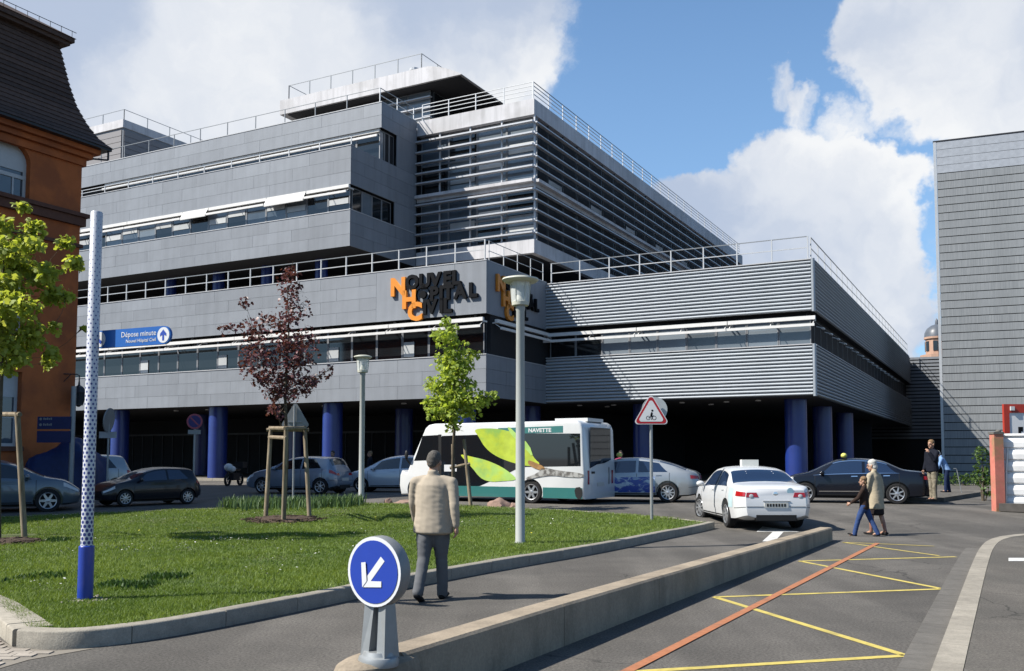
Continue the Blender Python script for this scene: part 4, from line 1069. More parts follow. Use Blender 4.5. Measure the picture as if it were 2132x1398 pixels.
c2 = (AT(1363, 852, p.y).x - p.x, AT(1363, 853, p.y).z - p.z)
mb = MB(); mb.prism(disc2(26.5 * sc, c2, 0, 0, 32), -.06, -.04, MX_); mb.build('round_plate', mat('sign_back_pale', (.55, .58, .58), .4, metal=.2), WS)

# triangular sign seen from behind near the staked maple
p = G(610, 1045, .12)
BK = thing('road_sign', 'triangular road sign seen from behind on a thin post by the staked maple', 'sign', p, R(5))
ztip = AT(613, 842, p.y).z - p.z; zb = AT(613, 886, p.y).z - p.z; s = (ztip - zb) / 1.42; c = (.02, zb + s * .47)
MB().lathe([(.03, -.1), (.03, ztip - .05)], 12).build('post', m_galv, BK)
mb = MB(); mb.prism(tri(s, c), -.06, -.04, MX_); mb.build('plate', m_sgrey, BK)
MB().box(-.2, .2, -.0, .035, zb + s * .2, zb + s * .27).build('bracket', m_galv, BK)

# no-parking sign and the plate under it
p = G(402, 1040); d = p.y
NP = thing('no_parking_sign', 'round dark no parking sign with small plate on a thin post', 'sign', p, R(8))
zc = AT(403, 878, d).z - p.z; r = 16 * d / FPX
MB().lathe([(.035, -.1), (.035, zc + r * .5)], 12).build('post', m_galv, NP)
mb = MB(); mb.prism(disc2(r, (0, zc), 0, 0, 28), .04, .06, MX_); mb.build('plate', mat('sign_red_dull', (.42, .08, .12), .45), NP)
mb = MB(); mb.prism(disc2(r * .78, (0, zc), 0, 0, 28), .0605, .063, MX_); mb.build('blue_field', mat('sign_deep_blue', (.03, .02, .16), .4), NP)
mb = MB(); w = r * .09; t = r * .72; a = R(-45)
mb.prism([(t * cos(a) - w * sin(a), zc + t * sin(a) + w * cos(a)), (-t * cos(a) - w * sin(a), zc - t * sin(a) + w * cos(a)), (-t * cos(a) + w * sin(a), zc - t * sin(a) - w * cos(a)), (t * cos(a) + w * sin(a), zc + t * sin(a) - w * cos(a))], .0635, .065, MX_); mb.build('red_bar', MATS['sign_red_dull'], NP)
MB().box(-r * .8, r * .8, -.06, -.04, zc - r * 1.65, zc - r * 1.1).build('small_plate', m_sgrey, NP)
# slim pole with edge-on sign and white plate
p = G(222, 1040); d = p.y
EP = thing('sign_pole', 'thin pole carrying an edge-on sign and a small white plate', 'sign', p, 0)
z1 = AT(222, 850, d).z - p.z; z2 = AT(222, 906, d).z - p.z
MB().lathe([(.035, -.1), (.035, z1 - .1)], 10).build('post', m_galv, EP)
mb = MB(); mb.lathe([(.42, -.02), (.42, .02)], 20, Matrix.Translation((.02, -.05, z1 - .42)) @ Matrix.Rotation(pi / 2 + .12, 4, 'Y')); mb.build('round_plate', m_sgrey, EP)
MB().box(-.30, .30, -.06, -.04, z2 - .11, z2 + .11).build('small_plate', mat('sign_dull_white', (.45, .46, .48), .5), EP)
# grey post and dark blue signboards at the orange building
p = AT(147, 1020, 34.0); p.z = gz(34); d = 34.0
GP = thing('direction_signpost', 'grey post with dark blue signboards in front of the orange building', 'sign', p, -.1)
MB().lathe([(.09, -.1), (.09, AT(147, 805, d).z - p.z)], 14).build('post', m_galv, GP, smooth=40)
for (y0, y1) in ((868, 894), (898, 922)):
    z1, z0 = AT(147, y0, d).z - p.z, AT(147, y1, d).z - p.z
    MB().box(-1.28, .0, -.14, -.10, z0, z1).build('signboard', mat('signboard_navy', (.010, .022, .12), .4), GP)
mb = MB()
for k, y0 in enumerate((873, 885)):
    z = AT(147, y0, d).z - p.z; mb.lathe([(.05, 0), (.05, .004)], 12, Matrix.Translation((-1.15, -.1405, z)) @ Matrix.Rotation(pi / 2, 4, 'X')); 
    for j in range(5): mb.box(-1.05 + j * .07, -1.0 + j * .07, -.1435, -.1405, z - .03, z + (.03 if j % 2 else .05))
mb.build('print', m_sgrey, GP)

# ------------------------------------------------------------------ vegetation
m_bark = mat('tree_bark', (.12, .095, .065), .9, var=.25, vs=12, bump=.4, bs=50)
m_stake = mat('stake_wood', (.33, .27, .19), .85, var=.2, vs=7, stretch=(6, 6, .7), col2=(.22, .17, .11), c2s=2)
m_mulch = mat('bark_mulch', (.085, .055, .038), .95, var=.35, vs=30, bump=.6, bs=60)
def leaf_mat(name, c0, c1, trans=.35, rough=.55):
    m = bpy.data.materials.new(name); m.use_nodes = True; g = NG(m.node_tree); nt = m.node_tree; b = nt.nodes['Principled BSDF']
    at = g.n('ShaderNodeAttribute', attribute_name='shade'); c = g.mix(at.outputs['Fac'], (*[q * KA for q in c0], 1), (*[q * KA for q in c1], 1))
    g.l(c, b.inputs['Base Color']); b.inputs['Roughness'].default_value = rough; b.inputs['Specular IOR Level'].default_value = .35
    tr = g.n('ShaderNodeBsdfTranslucent'); br = g.vm('MULTIPLY', c, (1.35, 1.25, .7)); g.l(br, tr.inputs['Color'])
    mx = g.n('ShaderNodeMixShader'); mx.inputs[0].default_value = trans; g.l(b.outputs[0], mx.inputs[1]); g.l(tr.outputs[0], mx.inputs[2])
    g.l(mx.outputs[0], nt.nodes['Material Output'].inputs[0]); return m
LEAF = np.array([(0, 0, 0), (.26, .14, .04), (.52, .42, .02), (.26, .50, .05), (.30, .86, -.02), (0, .72, .06), (0, 1.05, -.04), (-.30, .86, -.02), (-.26, .50, .05), (-.52, .42, .02), (-.26, .14, .04)])
LEAF[:, 1] -= .1
LF = [(0, 1, 3), (1, 2, 3), (0, 3, 5), (3, 4, 5), (5, 4, 6), (5, 6, 7), (0, 5, 8), (8, 5, 7), (0, 8, 10), (10, 8, 9)]
def mesh_np(name, V, F, m, shade=None):                 # triangles only
    me = bpy.data.meshes.new(name); nv, nf = len(V), len(F)
    me.vertices.add(nv); me.vertices.foreach_set('co', np.asarray(V, np.float32).ravel())
    me.loops.add(nf * 3); me.loops.foreach_set('vertex_index', np.asarray(F, np.int32).ravel())
    me.polygons.add(nf); me.polygons.foreach_set('loop_start', np.arange(0, nf * 3, 3, dtype=np.int32)); me.polygons.foreach_set('loop_total', np.full(nf, 3, np.int32))
    if shade is not None:
        a = me.attributes.new('shade', 'FLOAT', 'POINT'); a.data.foreach_set('value', np.asarray(shade, np.float32))
    me.materials.append(m); me.update(); me.validate(); return me
def leaves(name, cen, size, m, parent, droop=.5, seed=1, outward=None):
    r = np.random.default_rng(seed); n = len(cen); k = len(LEAF)
    yaw = r.uniform(0, 2 * pi, n); pitch = r.normal(-droop, .55, n); roll = r.normal(0, .6, n); s = size * r.uniform(.6, 1.25, n)
    L = LEAF[None] * s[:, None, None]
    def rot(v, a, i, j):
        c, q = np.cos(a)[:, None], np.sin(a)[:, None]; o = v.copy(); o[..., i] = c * v[..., i] - q * v[..., j]; o[..., j] = q * v[..., i] + c * v[..., j]; return o
    L = rot(L, roll, 2, 0); L = rot(L, pitch, 1, 2); L = rot(L, yaw, 0, 1)
    V = (L + cen[:, None, :]).reshape(-1, 3); F = (np.array(LF)[None] + (np.arange(n) * k)[:, None, None]).reshape(-1, 3)
    sh = np.repeat(r.uniform(0, 1, n), k)
    return obj(name, mesh_np(name, V, F, m, sh), parent)
def tree(name, label, base, clusters, trunk_r, leafm, n_leaf, lsize, droop, seed, depth=1.0, group=None, lean=0.0):
    """clusters: (px, py, radius px) measured from the photograph, given a real depth spread about the trunk"""
    T = thing(name, label, 'tree', base, 0, group); rr = random.Random(seed); r = np.random.default_rng(seed)
    sc = base.y / FPX; C = []
    top = max(AT(c[0], c[1], base.y).z for c in clusters) - base.z
    for (x, y, q) in clusters:
        w = AT(x, y, base.y) - base; off = abs(w.x); dy = rr.uniform(-1, 1) * (.25 + .8 * off) * depth
        C.append((w.x, dy, w.z, q * sc))
        if off < .8 and rr.random() < .4: C.append((w.x * .6, dy - .5 * depth * rr.choice((-1, 1)), w.z - .1, q * sc * .9))
    tz = [0, .25 * top, .5 * top, .75 * top, .93 * top]; mb = MB(); tx = lambda z: lean * z + .03 * sin(z * 2.1 + seed)
    mb.tube([(tx(z), .02 * sin(z * 1.7), z - (.1 if z == 0 else 0)) for z in tz], [trunk_r * 1.15, trunk_r, trunk_r * .7, trunk_r * .38, trunk_r * .12], 9)
    nodes = [(Vector((tx(f * top), 0, f * top)), trunk_r * (1 - f) * .55 + .006) for f in (.34, .42, .5, .58, .66, .74, .82, .9)]
    for (x, y, z, q) in sorted(C, key=lambda c: abs(c[0] - tx(c[2])) + abs(c[1])):
        e = Vector((x, y, z)); best = min(nodes, key=lambda nd: (nd[0] - e).length + 2.2 * max(0, nd[0].z + .12 - z)); a, ra = best
        r0 = max(.005, ra * .75); mid = a.lerp(e, .5) + Vector((rr.gauss(0, .03), rr.gauss(0, .03), -.05 * (e - a).length))
        mb.tube([a, mid, e], [r0, r0 * .75, r0 * .5], 5); nodes.append((e, r0 * .6)); nodes.append((mid, r0 * .7))
        for _ in range(4):
            d = Vector((rr.gauss(0, 1), rr.gauss(0, 1), rr.gauss(.3, .8))).normalized() * q * 1.0
            mb.tube([mid.lerp(e, rr.uniform(.5, .9)), e + d], [.006, .003], 4)
    mb.build('trunk', m_bark, T, smooth=50)
    tot = sum(c[3] ** 2 for c in C); P = []
    for (x, y, z, q) in C:
        m_ = max(6, int(n_leaf * q * q / tot)); d = r.normal(0, 1, (m_, 3)); d /= np.linalg.norm(d, axis=1)[:, None]
        rad = q * r.uniform(.1, 1.15, m_) ** .7; P.append(d * rad[:, None] * np.array([1, 1, .85]) + np.array([x, y, z]))
    leaves('crown', np.concatenate(P), lsize, leafm, T, droop, seed); return T
def mulch(label, base, rx, ry, n=260):
    mb = MB(); r = random.Random(3)
    nn = 18; mb.add([(rx * cos(2 * pi * i / nn) * (1 + .12 * sin(5 * i)), ry * sin(2 * pi * i / nn) * (1 + .1 * cos(3 * i)), -.03) for i in range(nn)] + [(rx * .55 * cos(2 * pi * i / nn), ry * .55 * sin(2 * pi * i / nn), .07) for i in range(nn)] + [(0, 0, .09)],
           [(i, (i + 1) % nn, nn + (i + 1) % nn, nn + i) for i in range(nn)] + [(nn + i, nn + (i + 1) % nn, 2 * nn) for i in range(nn)])
    for k in range(n):
        a = r.uniform(0, 2 * pi); q = sqrt(r.random()) * 1.08; M = Matrix.Translation((rx * q * cos(a), ry * q * sin(a), .02 + .08 * max(0, 1 - q))) @ Matrix.Rotation(r.uniform(0, 6), 4, 'Z') @ Matrix.Rotation(r.gauss(0, .4), 4, 'X')
        s = r.uniform(.02, .06); mb.box(-s, s, -s * .4, s * .4, -.006, .008, M)
    o = mb.build('bark_mulch', m_mulch, None, loc=base); return tag(o, label, 'mulch', kind='stuff')
def stakes(label, pts, d, bars):                           # pts: (foot px, foot py, top px, top py)
    P = []; base = G(pts[1][0], pts[1][1], .12)
    S = thing('tree_stakes', label, 'tree stakes', base)
    for (a, b, c, e, off) in pts:
        f = G(a, b, .12); t = AT(c, e, f.y + off); mb = MB(); mb.tube([f - base + Vector((0, 0, -.1)), t - base], [.055, .05], 10); mb.build('stake', m_stake, S, smooth=40); P.append((f - base, t - base))
    for (i, j, k) in bars:
        a = P[i][0].lerp(P[i][1], k); b = P[j][0].lerp(P[j][1], k); d_ = (b - a).normalized() * .1
        MB().tube([a - d_, b + d_], .045, 8).build('cross_bar', m_stake, S, smooth=40)
    return S
# red-leaved maple with three stakes
lm_red = leaf_mat('maple_red_leaf', (.085, .028, .030), (.27, .10, .11), .26, .45)
lm_gr = leaf_mat('maple_green_leaf', (.33, .43, .05), (.60, .68, .16), .55)
lm_gr2 = leaf_mat('lime_green_leaf', (.34, .49, .06), (.58, .72, .17), .55)
b1 = G(592, 1082, .12)
tree('maple_tree', 'young dark red maple with three wooden stakes on the lawn', b1,
     [(606, 560, 18), (600, 600, 30), (612, 640, 34), (598, 670, 34), (632, 700, 30), (600, 715, 36), (545, 660, 22), (520, 680, 26), (528, 640, 14), (490, 690, 20), (545, 710, 30), (510, 730, 28), (560, 745, 36), (610, 755, 38), (645, 740, 28), (530, 770, 26), (665, 775, 18), (688, 765, 10), (585, 785, 36), (625, 790, 28), (650, 800, 22), (560, 810, 26), (598, 820, 24), (620, 822, 18), (570, 850, 16), (583, 858, 10), (540, 790, 20), (500, 745, 16), (605, 580, 22)],
     .05, lm_red, 2900, .088, .5, 5, depth=.8)
stakes('three pale wooden stakes with cross bars holding the red maple', ((553, 1078, 564, 888, .25), (590, 1088, 596, 888, -.3), (645, 1078, 634, 888, .25)), 24, ((0, 1, .98), (1, 2, .98), (2, 0, .96), (0, 1, .88)))
mulch('ring of dark bark mulch under the red maple', G(593, 1082, .125), .95, 1.2)
# lime green maple behind the walking man
b2 = G(944, 1056, .12)
tree('maple_tree', 'young lime green maple in front of the white bus', b2,
     [(932, 672, 16), (930, 705, 26), (950, 730, 30), (930, 750, 30), (965, 760, 24), (905, 690, 14), (940, 785, 34), (975, 800, 22), (905, 800, 22), (925, 820, 32), (960, 825, 32), (900, 835, 22), (990, 835, 20), (1012, 830, 22), (1028, 822, 10), (940, 850, 34), (910, 860, 22), (975, 855, 24), (945, 880, 18), (890, 800, 14), (985, 735, 14)],
     .05, lm_gr2, 3000, .122, .55, 9, depth=.8)
stakes('two thin wooden stakes beside the lime green maple', ((945, 1053, 943, 925, 0), (981, 1054, 966, 915, .2)), 29, ((0, 1, .62),))
# bright maple at the left edge
b3 = G(-8, 1128, .12)
tree('maple_tree', 'sunlit yellow green maple cut off by the left edge', b3,
     [(70, 440, 16), (62, 470, 24), (10, 470, 26), (110, 490, 20), (45, 500, 26), (85, 520, 26), (115, 530, 22), (20, 530, 30), (60, 560, 32), (105, 570, 26), (-20, 540, 36), (30, 590, 32), (80, 600, 30), (120, 610, 16), (-10, 620, 36), (45, 640, 32), (95, 650, 26), (15, 670, 34), (70, 690, 30), (115, 680, 16), (140, 670, 8), (-25, 680, 36), (30, 720, 30), (80, 730, 20), (0, 750, 28), (50, 748, 20), (20, 770, 16), (-40, 590, 40), (-60, 640, 40), (-70, 700, 36), (-30, 480, 28)],
     .06, lm_gr, 5600, .112, .75, 21, depth=.9, lean=-.012)
f = G(52, 1122, .12)
stakes('single leaning wooden stake with tie bar beside the left maple', ((52, 1122, 36, 858, .0), (-30, 1118, -22, 858, .3)), 19, ((0, 1, .98),))
mulch('heap of brown bark mulch at the left lawn edge', G(20, 1130, .125), .55, .6, 180)

# grass blades, daisies, daffodil leaves
m_grass = leaf_mat('grass_blade', (.125, .22, .026), (.27, .375, .065), .36, .6)
def grass():
    L = np.array(LAWN); n = 760000
    u = rng.random(n); y = 8.2 + (31 - 8.2) * u ** 1.7; half = 1.2 + y * .60
    x = rng.uniform(-.62, .24, n) * y
    k = in_poly(x, y, LAWN); x, y = x[k], y[k]
    for (c, rx, ry) in ((b1, .8, 1.0), (G(20, 1130), .45, .5), (G(177, 1250), .10, .10)):
        q = ((x - c.x) / rx) ** 2 + ((y - c.y) / ry) ** 2 > 1; x, y = x[q], y[q]
    dk = np.full(len(x), 9.0)
    for q in KL: dk = np.minimum(dk, np.hypot(x - q.x, y - q.y))
    keep = rng.random(len(x)) < np.clip((dk - .12) / .55, .30, 1) * np.clip(.80 + .45 * pat_at(x * 1.7, y * 1.7), .45, 1); x, y = x[keep], y[keep]
    n = len(x); t = np.clip((y - 20) / 9, 0, 1); z = .2 * t * t * (3 - 2 * t) + .12
    # patchy vigour



    hgt = (.028 + .025 * rng.random(n)) * (1 + .35 * np.clip(pat_at(x, y), -.8, .9)); a = rng.uniform(0, 2 * pi, n); w = (.003 + .0028 * rng.random(n)) * (.6 + y / 16)
    lean = rng.normal(0, .55, (n, 2)) * hgt[:, None]
    V = np.empty((n, 3, 3)); V[:, 0] = np.stack([x + w * np.cos(a), y + w * np.sin(a), z], 1); V[:, 1] = np.stack([x - w * np.cos(a), y - w * np.sin(a), z], 1)
    V[:, 2] = np.stack([x + lean[:, 0], y + lean[:, 1], z + hgt], 1)
    sh = np.clip(.45 + .38 * pat_at(x, y) + rng.normal(0, .15, n), 0, 1)
    me = mesh_np('grass', V.reshape(-1, 3), np.arange(n * 3).reshape(-1, 3), m_grass, np.repeat(sh, 3))
    tag(obj('grass', me), 'short green grass with daisies on the lawn island', 'grass', kind='stuff')
def pat_at(x, y):                                        # cheap smooth patchiness
    return (np.sin(x * 1.1 + 1.7 * np.sin(y * .6)) * np.cos(y * .9 + 1.3 * np.sin(x * .8)) * .6 + .45 * np.sin(x * 3.1 + 2 * np.sin(y * 2.3)) * np.sin(y * 2.7 + 1.1 * np.sin(x * 1.9)) + .25 * np.sin(x * 7.3 + y * 2.1) * np.sin(y * 6.1 - x * 1.3))
def flowers(name, label, n, cs, size, h, m):
    P = []
    for (px, py, sx, sy, k) in cs:
        c = G(px, py, .12)
        for _ in range(k): P.append((c.x + random.gauss(0, sx), c.y + random.gauss(0, sy)))
    P = [q for q in P if in_poly(np.array([q[0]]), np.array([q[1]]), LAWN)[0]]; V = []; F = []
    for (x, y) in P:
        z = gz(y) + .12 + h * random.uniform(.8, 1.4); s = size * random.uniform(.7, 1.2) ; o = len(V); tx, ty = random.gauss(0, .3), random.gauss(-.3, .3)
        V.append((x, y, z + .004))
        for j in range(6): a = j * pi / 3; V.append((x + s * cos(a), y + s * sin(a), z + s * (tx * cos(a) + ty * sin(a))))
        F += [(o, o + 1 + j, o + 1 + (j + 1) % 6) for j in range(6)]
    tag(obj(name, mesh_np(name, V, F, m)), label, 'flowers', kind='stuff')
grass()
flowers('daisies', 'small white daisies scattered over the lawn', 0, [(300, 1140, .7, .5, 45), (420, 1130, .8, .5, 55), (500, 1128, .5, .3, 45), (240, 1150, .5, .3, 30), (560, 1195, .3, .3, 14), (540, 1075, 1.5, .8, 40), (760, 1110, 1.2, 1.0, 45), (1000, 1090, 1.4, 1.0, 40), (90, 1222, .3, .2, 10), (680, 1150, .8, .8, 40), (300, 1080, 1.6, .6, 40), (1150, 1090, 1.2, .6, 25)], .014, .055, mat('daisy_white', (.75, .75, .68), .7))
flowers('dandelions', 'few yellow dandelions in the lawn', 0, [(430, 1106, .6, .3, 8), (720, 1098, 1.0, .7, 14), (330, 1120, .9, .6, 8), (820, 1080, 1.0, .8, 12), (980, 1110, .8, .6, 8)], .022, .05, mat('dandelion_yellow', (.65, .55, .04), .7))
def blades(name, label, region, n, h, w, m, seed):
    r = np.random.default_rng(seed); V = []; F = []; S = []
    for (px, py, sx, sy, k) in region:
        c = G(px, py, .12)
        for _ in range(k):
            x = c.x + r.uniform(-sx, sx); y = c.y + r.normal(0, sy); z = gz(y) + .12; hh = h * r.uniform(.55, 1.15); a = r.uniform(0, pi); l = r.normal(0, .22, 2) * hh; o = len(V); ww_ = w * r.uniform(.7, 1.2)
            dx, dy = ww_ * cos(a), ww_ * sin(a)
            V += [(x - dx, y - dy, z), (x + dx, y + dy, z), (x + l[0] * .4 + dx, y + l[1] * .4 + dy, z + hh * .6), (x + l[0] * .4 - dx, y + l[1] * .4 - dy, z + hh * .6), (x + l[0], y + l[1], z + hh)]
            F += [(o, o + 1, o + 2), (o, o + 2, o + 3), (o + 3, o + 2, o + 4)]; S += [r.random()] * 5
    return tag(obj(name, mesh_np(name, V, F, m, S)), label, 'plants', kind='stuff')
blades('daffodil_leaves', 'bed of upright grey green daffodil leaves behind the red maple', [(510, 1057, .55, .45, 420), (570, 1057, .5, .45, 420), (640, 1056, .55, .45, 420), (700, 1054, .5, .4, 380), (735, 1052, .3, .3, 180)], 0, .31, .016, leaf_mat('daffodil_leaf', (.06, .13, .04), (.17, .27, .11), .25), 4)
blades('weeds', 'dark green clover patches in the lawn near the dotted post', [(270, 1222, .32, .12, 700), (345, 1205, .25, .12, 400), (120, 1128, .2, .15, 260), (85, 1205, .25, .2, 250)], 0, .07, .012, leaf_mat('clover_leaf', (.035, .085, .012), (.07, .15, .025), .25), 6)
# shrubs on the right
lm_sh = leaf_mat('shrub_leaf', (.05, .11, .02), (.13, .22, .04), .35)
def shrub(name, label, base, blobs, n, size, seed):
    S = thing(name, label, 'shrub', base); r = np.random.default_rng(seed); P = []
    mb = MB()
    for (x, y, z, q) in blobs:
        d = r.normal(0, 1, (n, 3)); d /= np.linalg.norm(d, axis=1)[:, None]; P.append(d * (q * r.uniform(.3, 1.1, n) ** .6)[:, None] + np.array([x, y, z])); mb.tube([(x * .3, y * .3, -.05), (x, y, z)], [.03, .01], 5)
    mb.build('stem', m_bark, S); leaves('foliage', np.concatenate(P), size, lm_sh, S, .3, seed)
sb = G(2030, 1018, .0)
shrub('low_shrub', 'low sunlit green shrubs at the foot of the grey building', sb, [(-1.3, .6, .25, .45), (-.6, .2, .3, .5), (.1, .4, .35, .5), (.8, .1, .3, .5), (1.5, .4, .35, .5), (2.3, .3, .4, .5)], 260, .10, 3)
sb = AT(2046, 1000, 32.0); sb.z = .2
shrub('tall_shrub', 'tall yellow green shrub behind the red post', sb, [(.0, 0, 1.6, .28), (.1, .1, 1.2, .32), (0, .2, .8, .3), (.2, 0, .45, .3)], 140, .09, 8)
# rocks at the lawn edge
m_rock = mat('pink_granite_rock', (.36, .24, .19), .85, var=.2, vs=9, bump=.4, bs=25)
def rock(label, px, py, sx, sz, seed):
    p = G(px, py, .1); r = random.Random(seed); bm = bmesh.new(); bmesh.ops.create_icosphere(bm, subdivisions=3, radius=1)
    for v in bm.verts:
        n = noise.noise(v.co * 1.6 + Vector((seed, 0, 0))) * .35 + noise.noise(v.co * 4 + Vector((0, seed, 0))) * .1; v.co *= 1 + n; v.co = Vector((v.co.x * sx, v.co.y * sx * .6, max(-.1, v.co.z * sz)))
    me = bpy.data.meshes.new('rock'); bm.to_mesh(me); bm.free(); me.materials.append(m_rock); me.polygons.foreach_set('use_smooth', [True] * len(me.polygons)); me.set_sharp_from_angle(angle=R(35))
    tag(obj('rock', me, None, p), label, 'rock', 'rocks along the far lawn edge')
rock('largest pinkish rock at the lawn edge below the bus', 1040, 1057, .38, .24, 1); rock('small pinkish rock left of the lamp post under the bus', 1072, 1058, .16, .16, 2); rock('grey rock behind the lawn right of the small street lamp', 808, 1048, .14, .14, 3); rock('flat pink rock half hidden by the walking man', 845, 1049, .35, .10, 4)
# ------------------------------------------------------------------ vehicles
m_tyre = mat('tyre_rubber', (.018, .018, .019), .85, var=.15, vs=20)
m_rim = mat('alloy_rim', (.60, .61, .63), .3, metal=.75, var=.05)
m_cglass = mat('car_glass', (.010, .013, .017), .03, var=0, spec=.9)
m_bglass = mat('blue_car_glass', (.015, .03, .07), .03, var=0, spec=1.0)
m_trim = mat('black_trim', (.015, .015, .016), .55, var=.1)
m_chrome = mat('chrome', (.75, .75, .76), .15, metal=1.0, var=0)
m_tail = mat('tail_light_red', (.42, .012, .015), .15, var=.1, vs=14, coat=.6)
m_lamp = mat('lamp_lens', (.62, .64, .66), .1, var=.08, vs=20, coat=.6)
m_plate = mat('number_plate', (.60, .60, .56), .5, var=.05)
def paint(name, c, metal=.0, rough=.32): return mat(name, c, rough, metal=metal, var=.03, vs=2, coat=(.35 if max(c) < .05 else .9), spec=(.3 if max(c) < .05 else .5))
def pchip(keys, x):
    X = np.array([k[0] for k in keys], float); Y = np.array([k[1] for k in keys], float); h = np.diff(X); d = np.diff(Y) / h; m = np.zeros(len(X))
    for i in range(1, len(X) - 1):
        if d[i - 1] * d[i] > 0: w1, w2 = 2 * h[i] + h[i - 1], h[i] + 2 * h[i - 1]; m[i] = (w1 + w2) / (w1 / d[i - 1] + w2 / d[i])
    m[0], m[-1] = d[0], d[-1]; i = np.clip(np.searchsorted(X, x) - 1, 0, len(h) - 1); t = (np.clip(x, X[0], X[-1]) - X[i]) / h[i]
    return (2 * t**3 - 3 * t**2 + 1) * Y[i] + (t**3 - 2 * t**2 + t) * h[i] * m[i] + (-2 * t**3 + 3 * t**2) * Y[i + 1] + (t**3 - t**2) * h[i] * m[i + 1]
class CarShape:
    def __init__(s, sp):
        s.sp = sp; x0, x1 = sp['top'][0][0], sp['top'][-1][0]; s.x0, s.x1 = x0, x1
        e = [0, .015, .05, .1, .17, .26, .36]
        xs = np.concatenate([x0 + np.array(e), np.linspace(x0 + .46, x1 - .46, 34), x1 - np.array(e[::-1])]); s.xs = xs
        zt = pchip(sp['top'], xs); zbl = pchip(sp['belt'], xs); zt = np.maximum(zt, zbl + .012)
        d = np.minimum(xs - x0, x1 - xs); rn = np.where(d < .36, 1 - sp.get('nose', .20) * (1 - d / .36) ** 2.2, 1.0)
        pl = pchip(((x0, .95), (x0 + .7, .99), ((x0 + x1) / 2, 1.0), (x1 - .9, .985), (x1, .93)), xs)
        wm = sp['w'] / 2 * rn * pl; wb = wm * .955; h = zt - zbl
        wr = np.minimum(wb - .03, wb - sp.get('tum', .42) * np.clip(h, 0, 1)); wr = np.maximum(wr, .3)
        zb = pchip(((x0, .30), (x0 + .35, .22), (x0 + .8, .20), (x1 - .8, .19), (x1 - .3, .20), (x1, .24)), xs)
        cr = np.minimum(.07, h * .45); ze = zt - cr; S = np.zeros((len(xs), 11, 3))
        L = lambda a, b, t: a + (b - a) * t
        ys = [0 * wm, .72 * wm, .955 * wm, wm, wm * .995, wb, L(wb, wr, .52) + .012, wr, wr * .86, wr * .45, 0 * wm]
        zs = [zb, zb, zb + .05, L(zb, zbl, .40), L(zb, zbl, .78), zbl, L(zbl, ze, .5), ze, ze + cr * .5, ze + cr * .9, zt]
        for j in range(11): S[:, j, 0] = xs; S[:, j, 1] = ys[j]; S[:, j, 2] = zs[j]
        # rounded ends seen from the side
        for i, x in enumerate(xs):
            for (dd, sg) in ((x - x0, 1), (x1 - x, -1)):
                if dd < .5:
                    wgt = (1 - dd / .5) ** 1.2; z = S[i, :, 2]; S[i, :, 0] += sg * wgt * (np.clip(z - .58, 0, 1) * sp.get('rake_r' if sg > 0 else 'rake_f', .25) + np.clip(.40 - z, 0, 1) * .22)
        s.S = S
    def P(s, x, v):
        i = min(max(int(np.searchsorted(s.xs, x)) - 1, 0), len(s.xs) - 2); t = min(max((x - s.xs[i]) / (s.xs[i + 1] - s.xs[i]), 0), 1); j = min(max(int(v), 0), 9); q = v - j
        a = s.S[i, j] * (1 - q) + s.S[i, j + 1] * q; b = s.S[i + 1, j] * (1 - q) + s.S[i + 1, j + 1] * q; return a * (1 - t) + b * t
    def N(s, x, v):
        a = s.P(min(x + .02, s.xs[-1]), v) - s.P(max(x - .02, s.xs[0]), v); b = s.P(x, min(v + .1, 10)) - s.P(x, max(v - .1, 0)); n = np.cross(b, a); L = np.linalg.norm(n); return n / L if L > 1e-9 else np.array([0, 0, 1.])
    def patch(s, mb, xf, vs, off, side=1, nx=8, nv=5):
        """xf(v) -> (xa, xb) limits; vs (v0, v1)"""
        G_ = []
        for j in range(nv + 1):
            v = vs[0] + (vs[1] - vs[0]) * j / nv; xa, xb = xf(j / nv) if callable(xf) else xf; row = []
            for i in range(nx + 1):
                x = xa + (xb - xa) * i / nx; p = s.P(x, v) + s.N(x, v) * off; row.append((p[0], p[1] * side, p[2]))
            G_.append(row)
        mb.grid(G_)
    def topband(s, mb, xa, xb, v0, off, nx=6):
        G_ = []
        for i in range(nx + 1):
            row = []
            for (v, sg) in [(v0 + (10 - v0) * k / 4, 1) for k in range(5)] + [(10 - (10 - v0) * k / 4, -1) for k in range(1, 5)]:
                x = xa + (xb - xa) * i / nx; n = s.N(x, min(v, 9.9)); p = s.P(x, v) + n * off; row.append((p[0], p[1] * sg, p[2]))
            G_.append(row)
        mb.grid(G_)
_wheel = {}
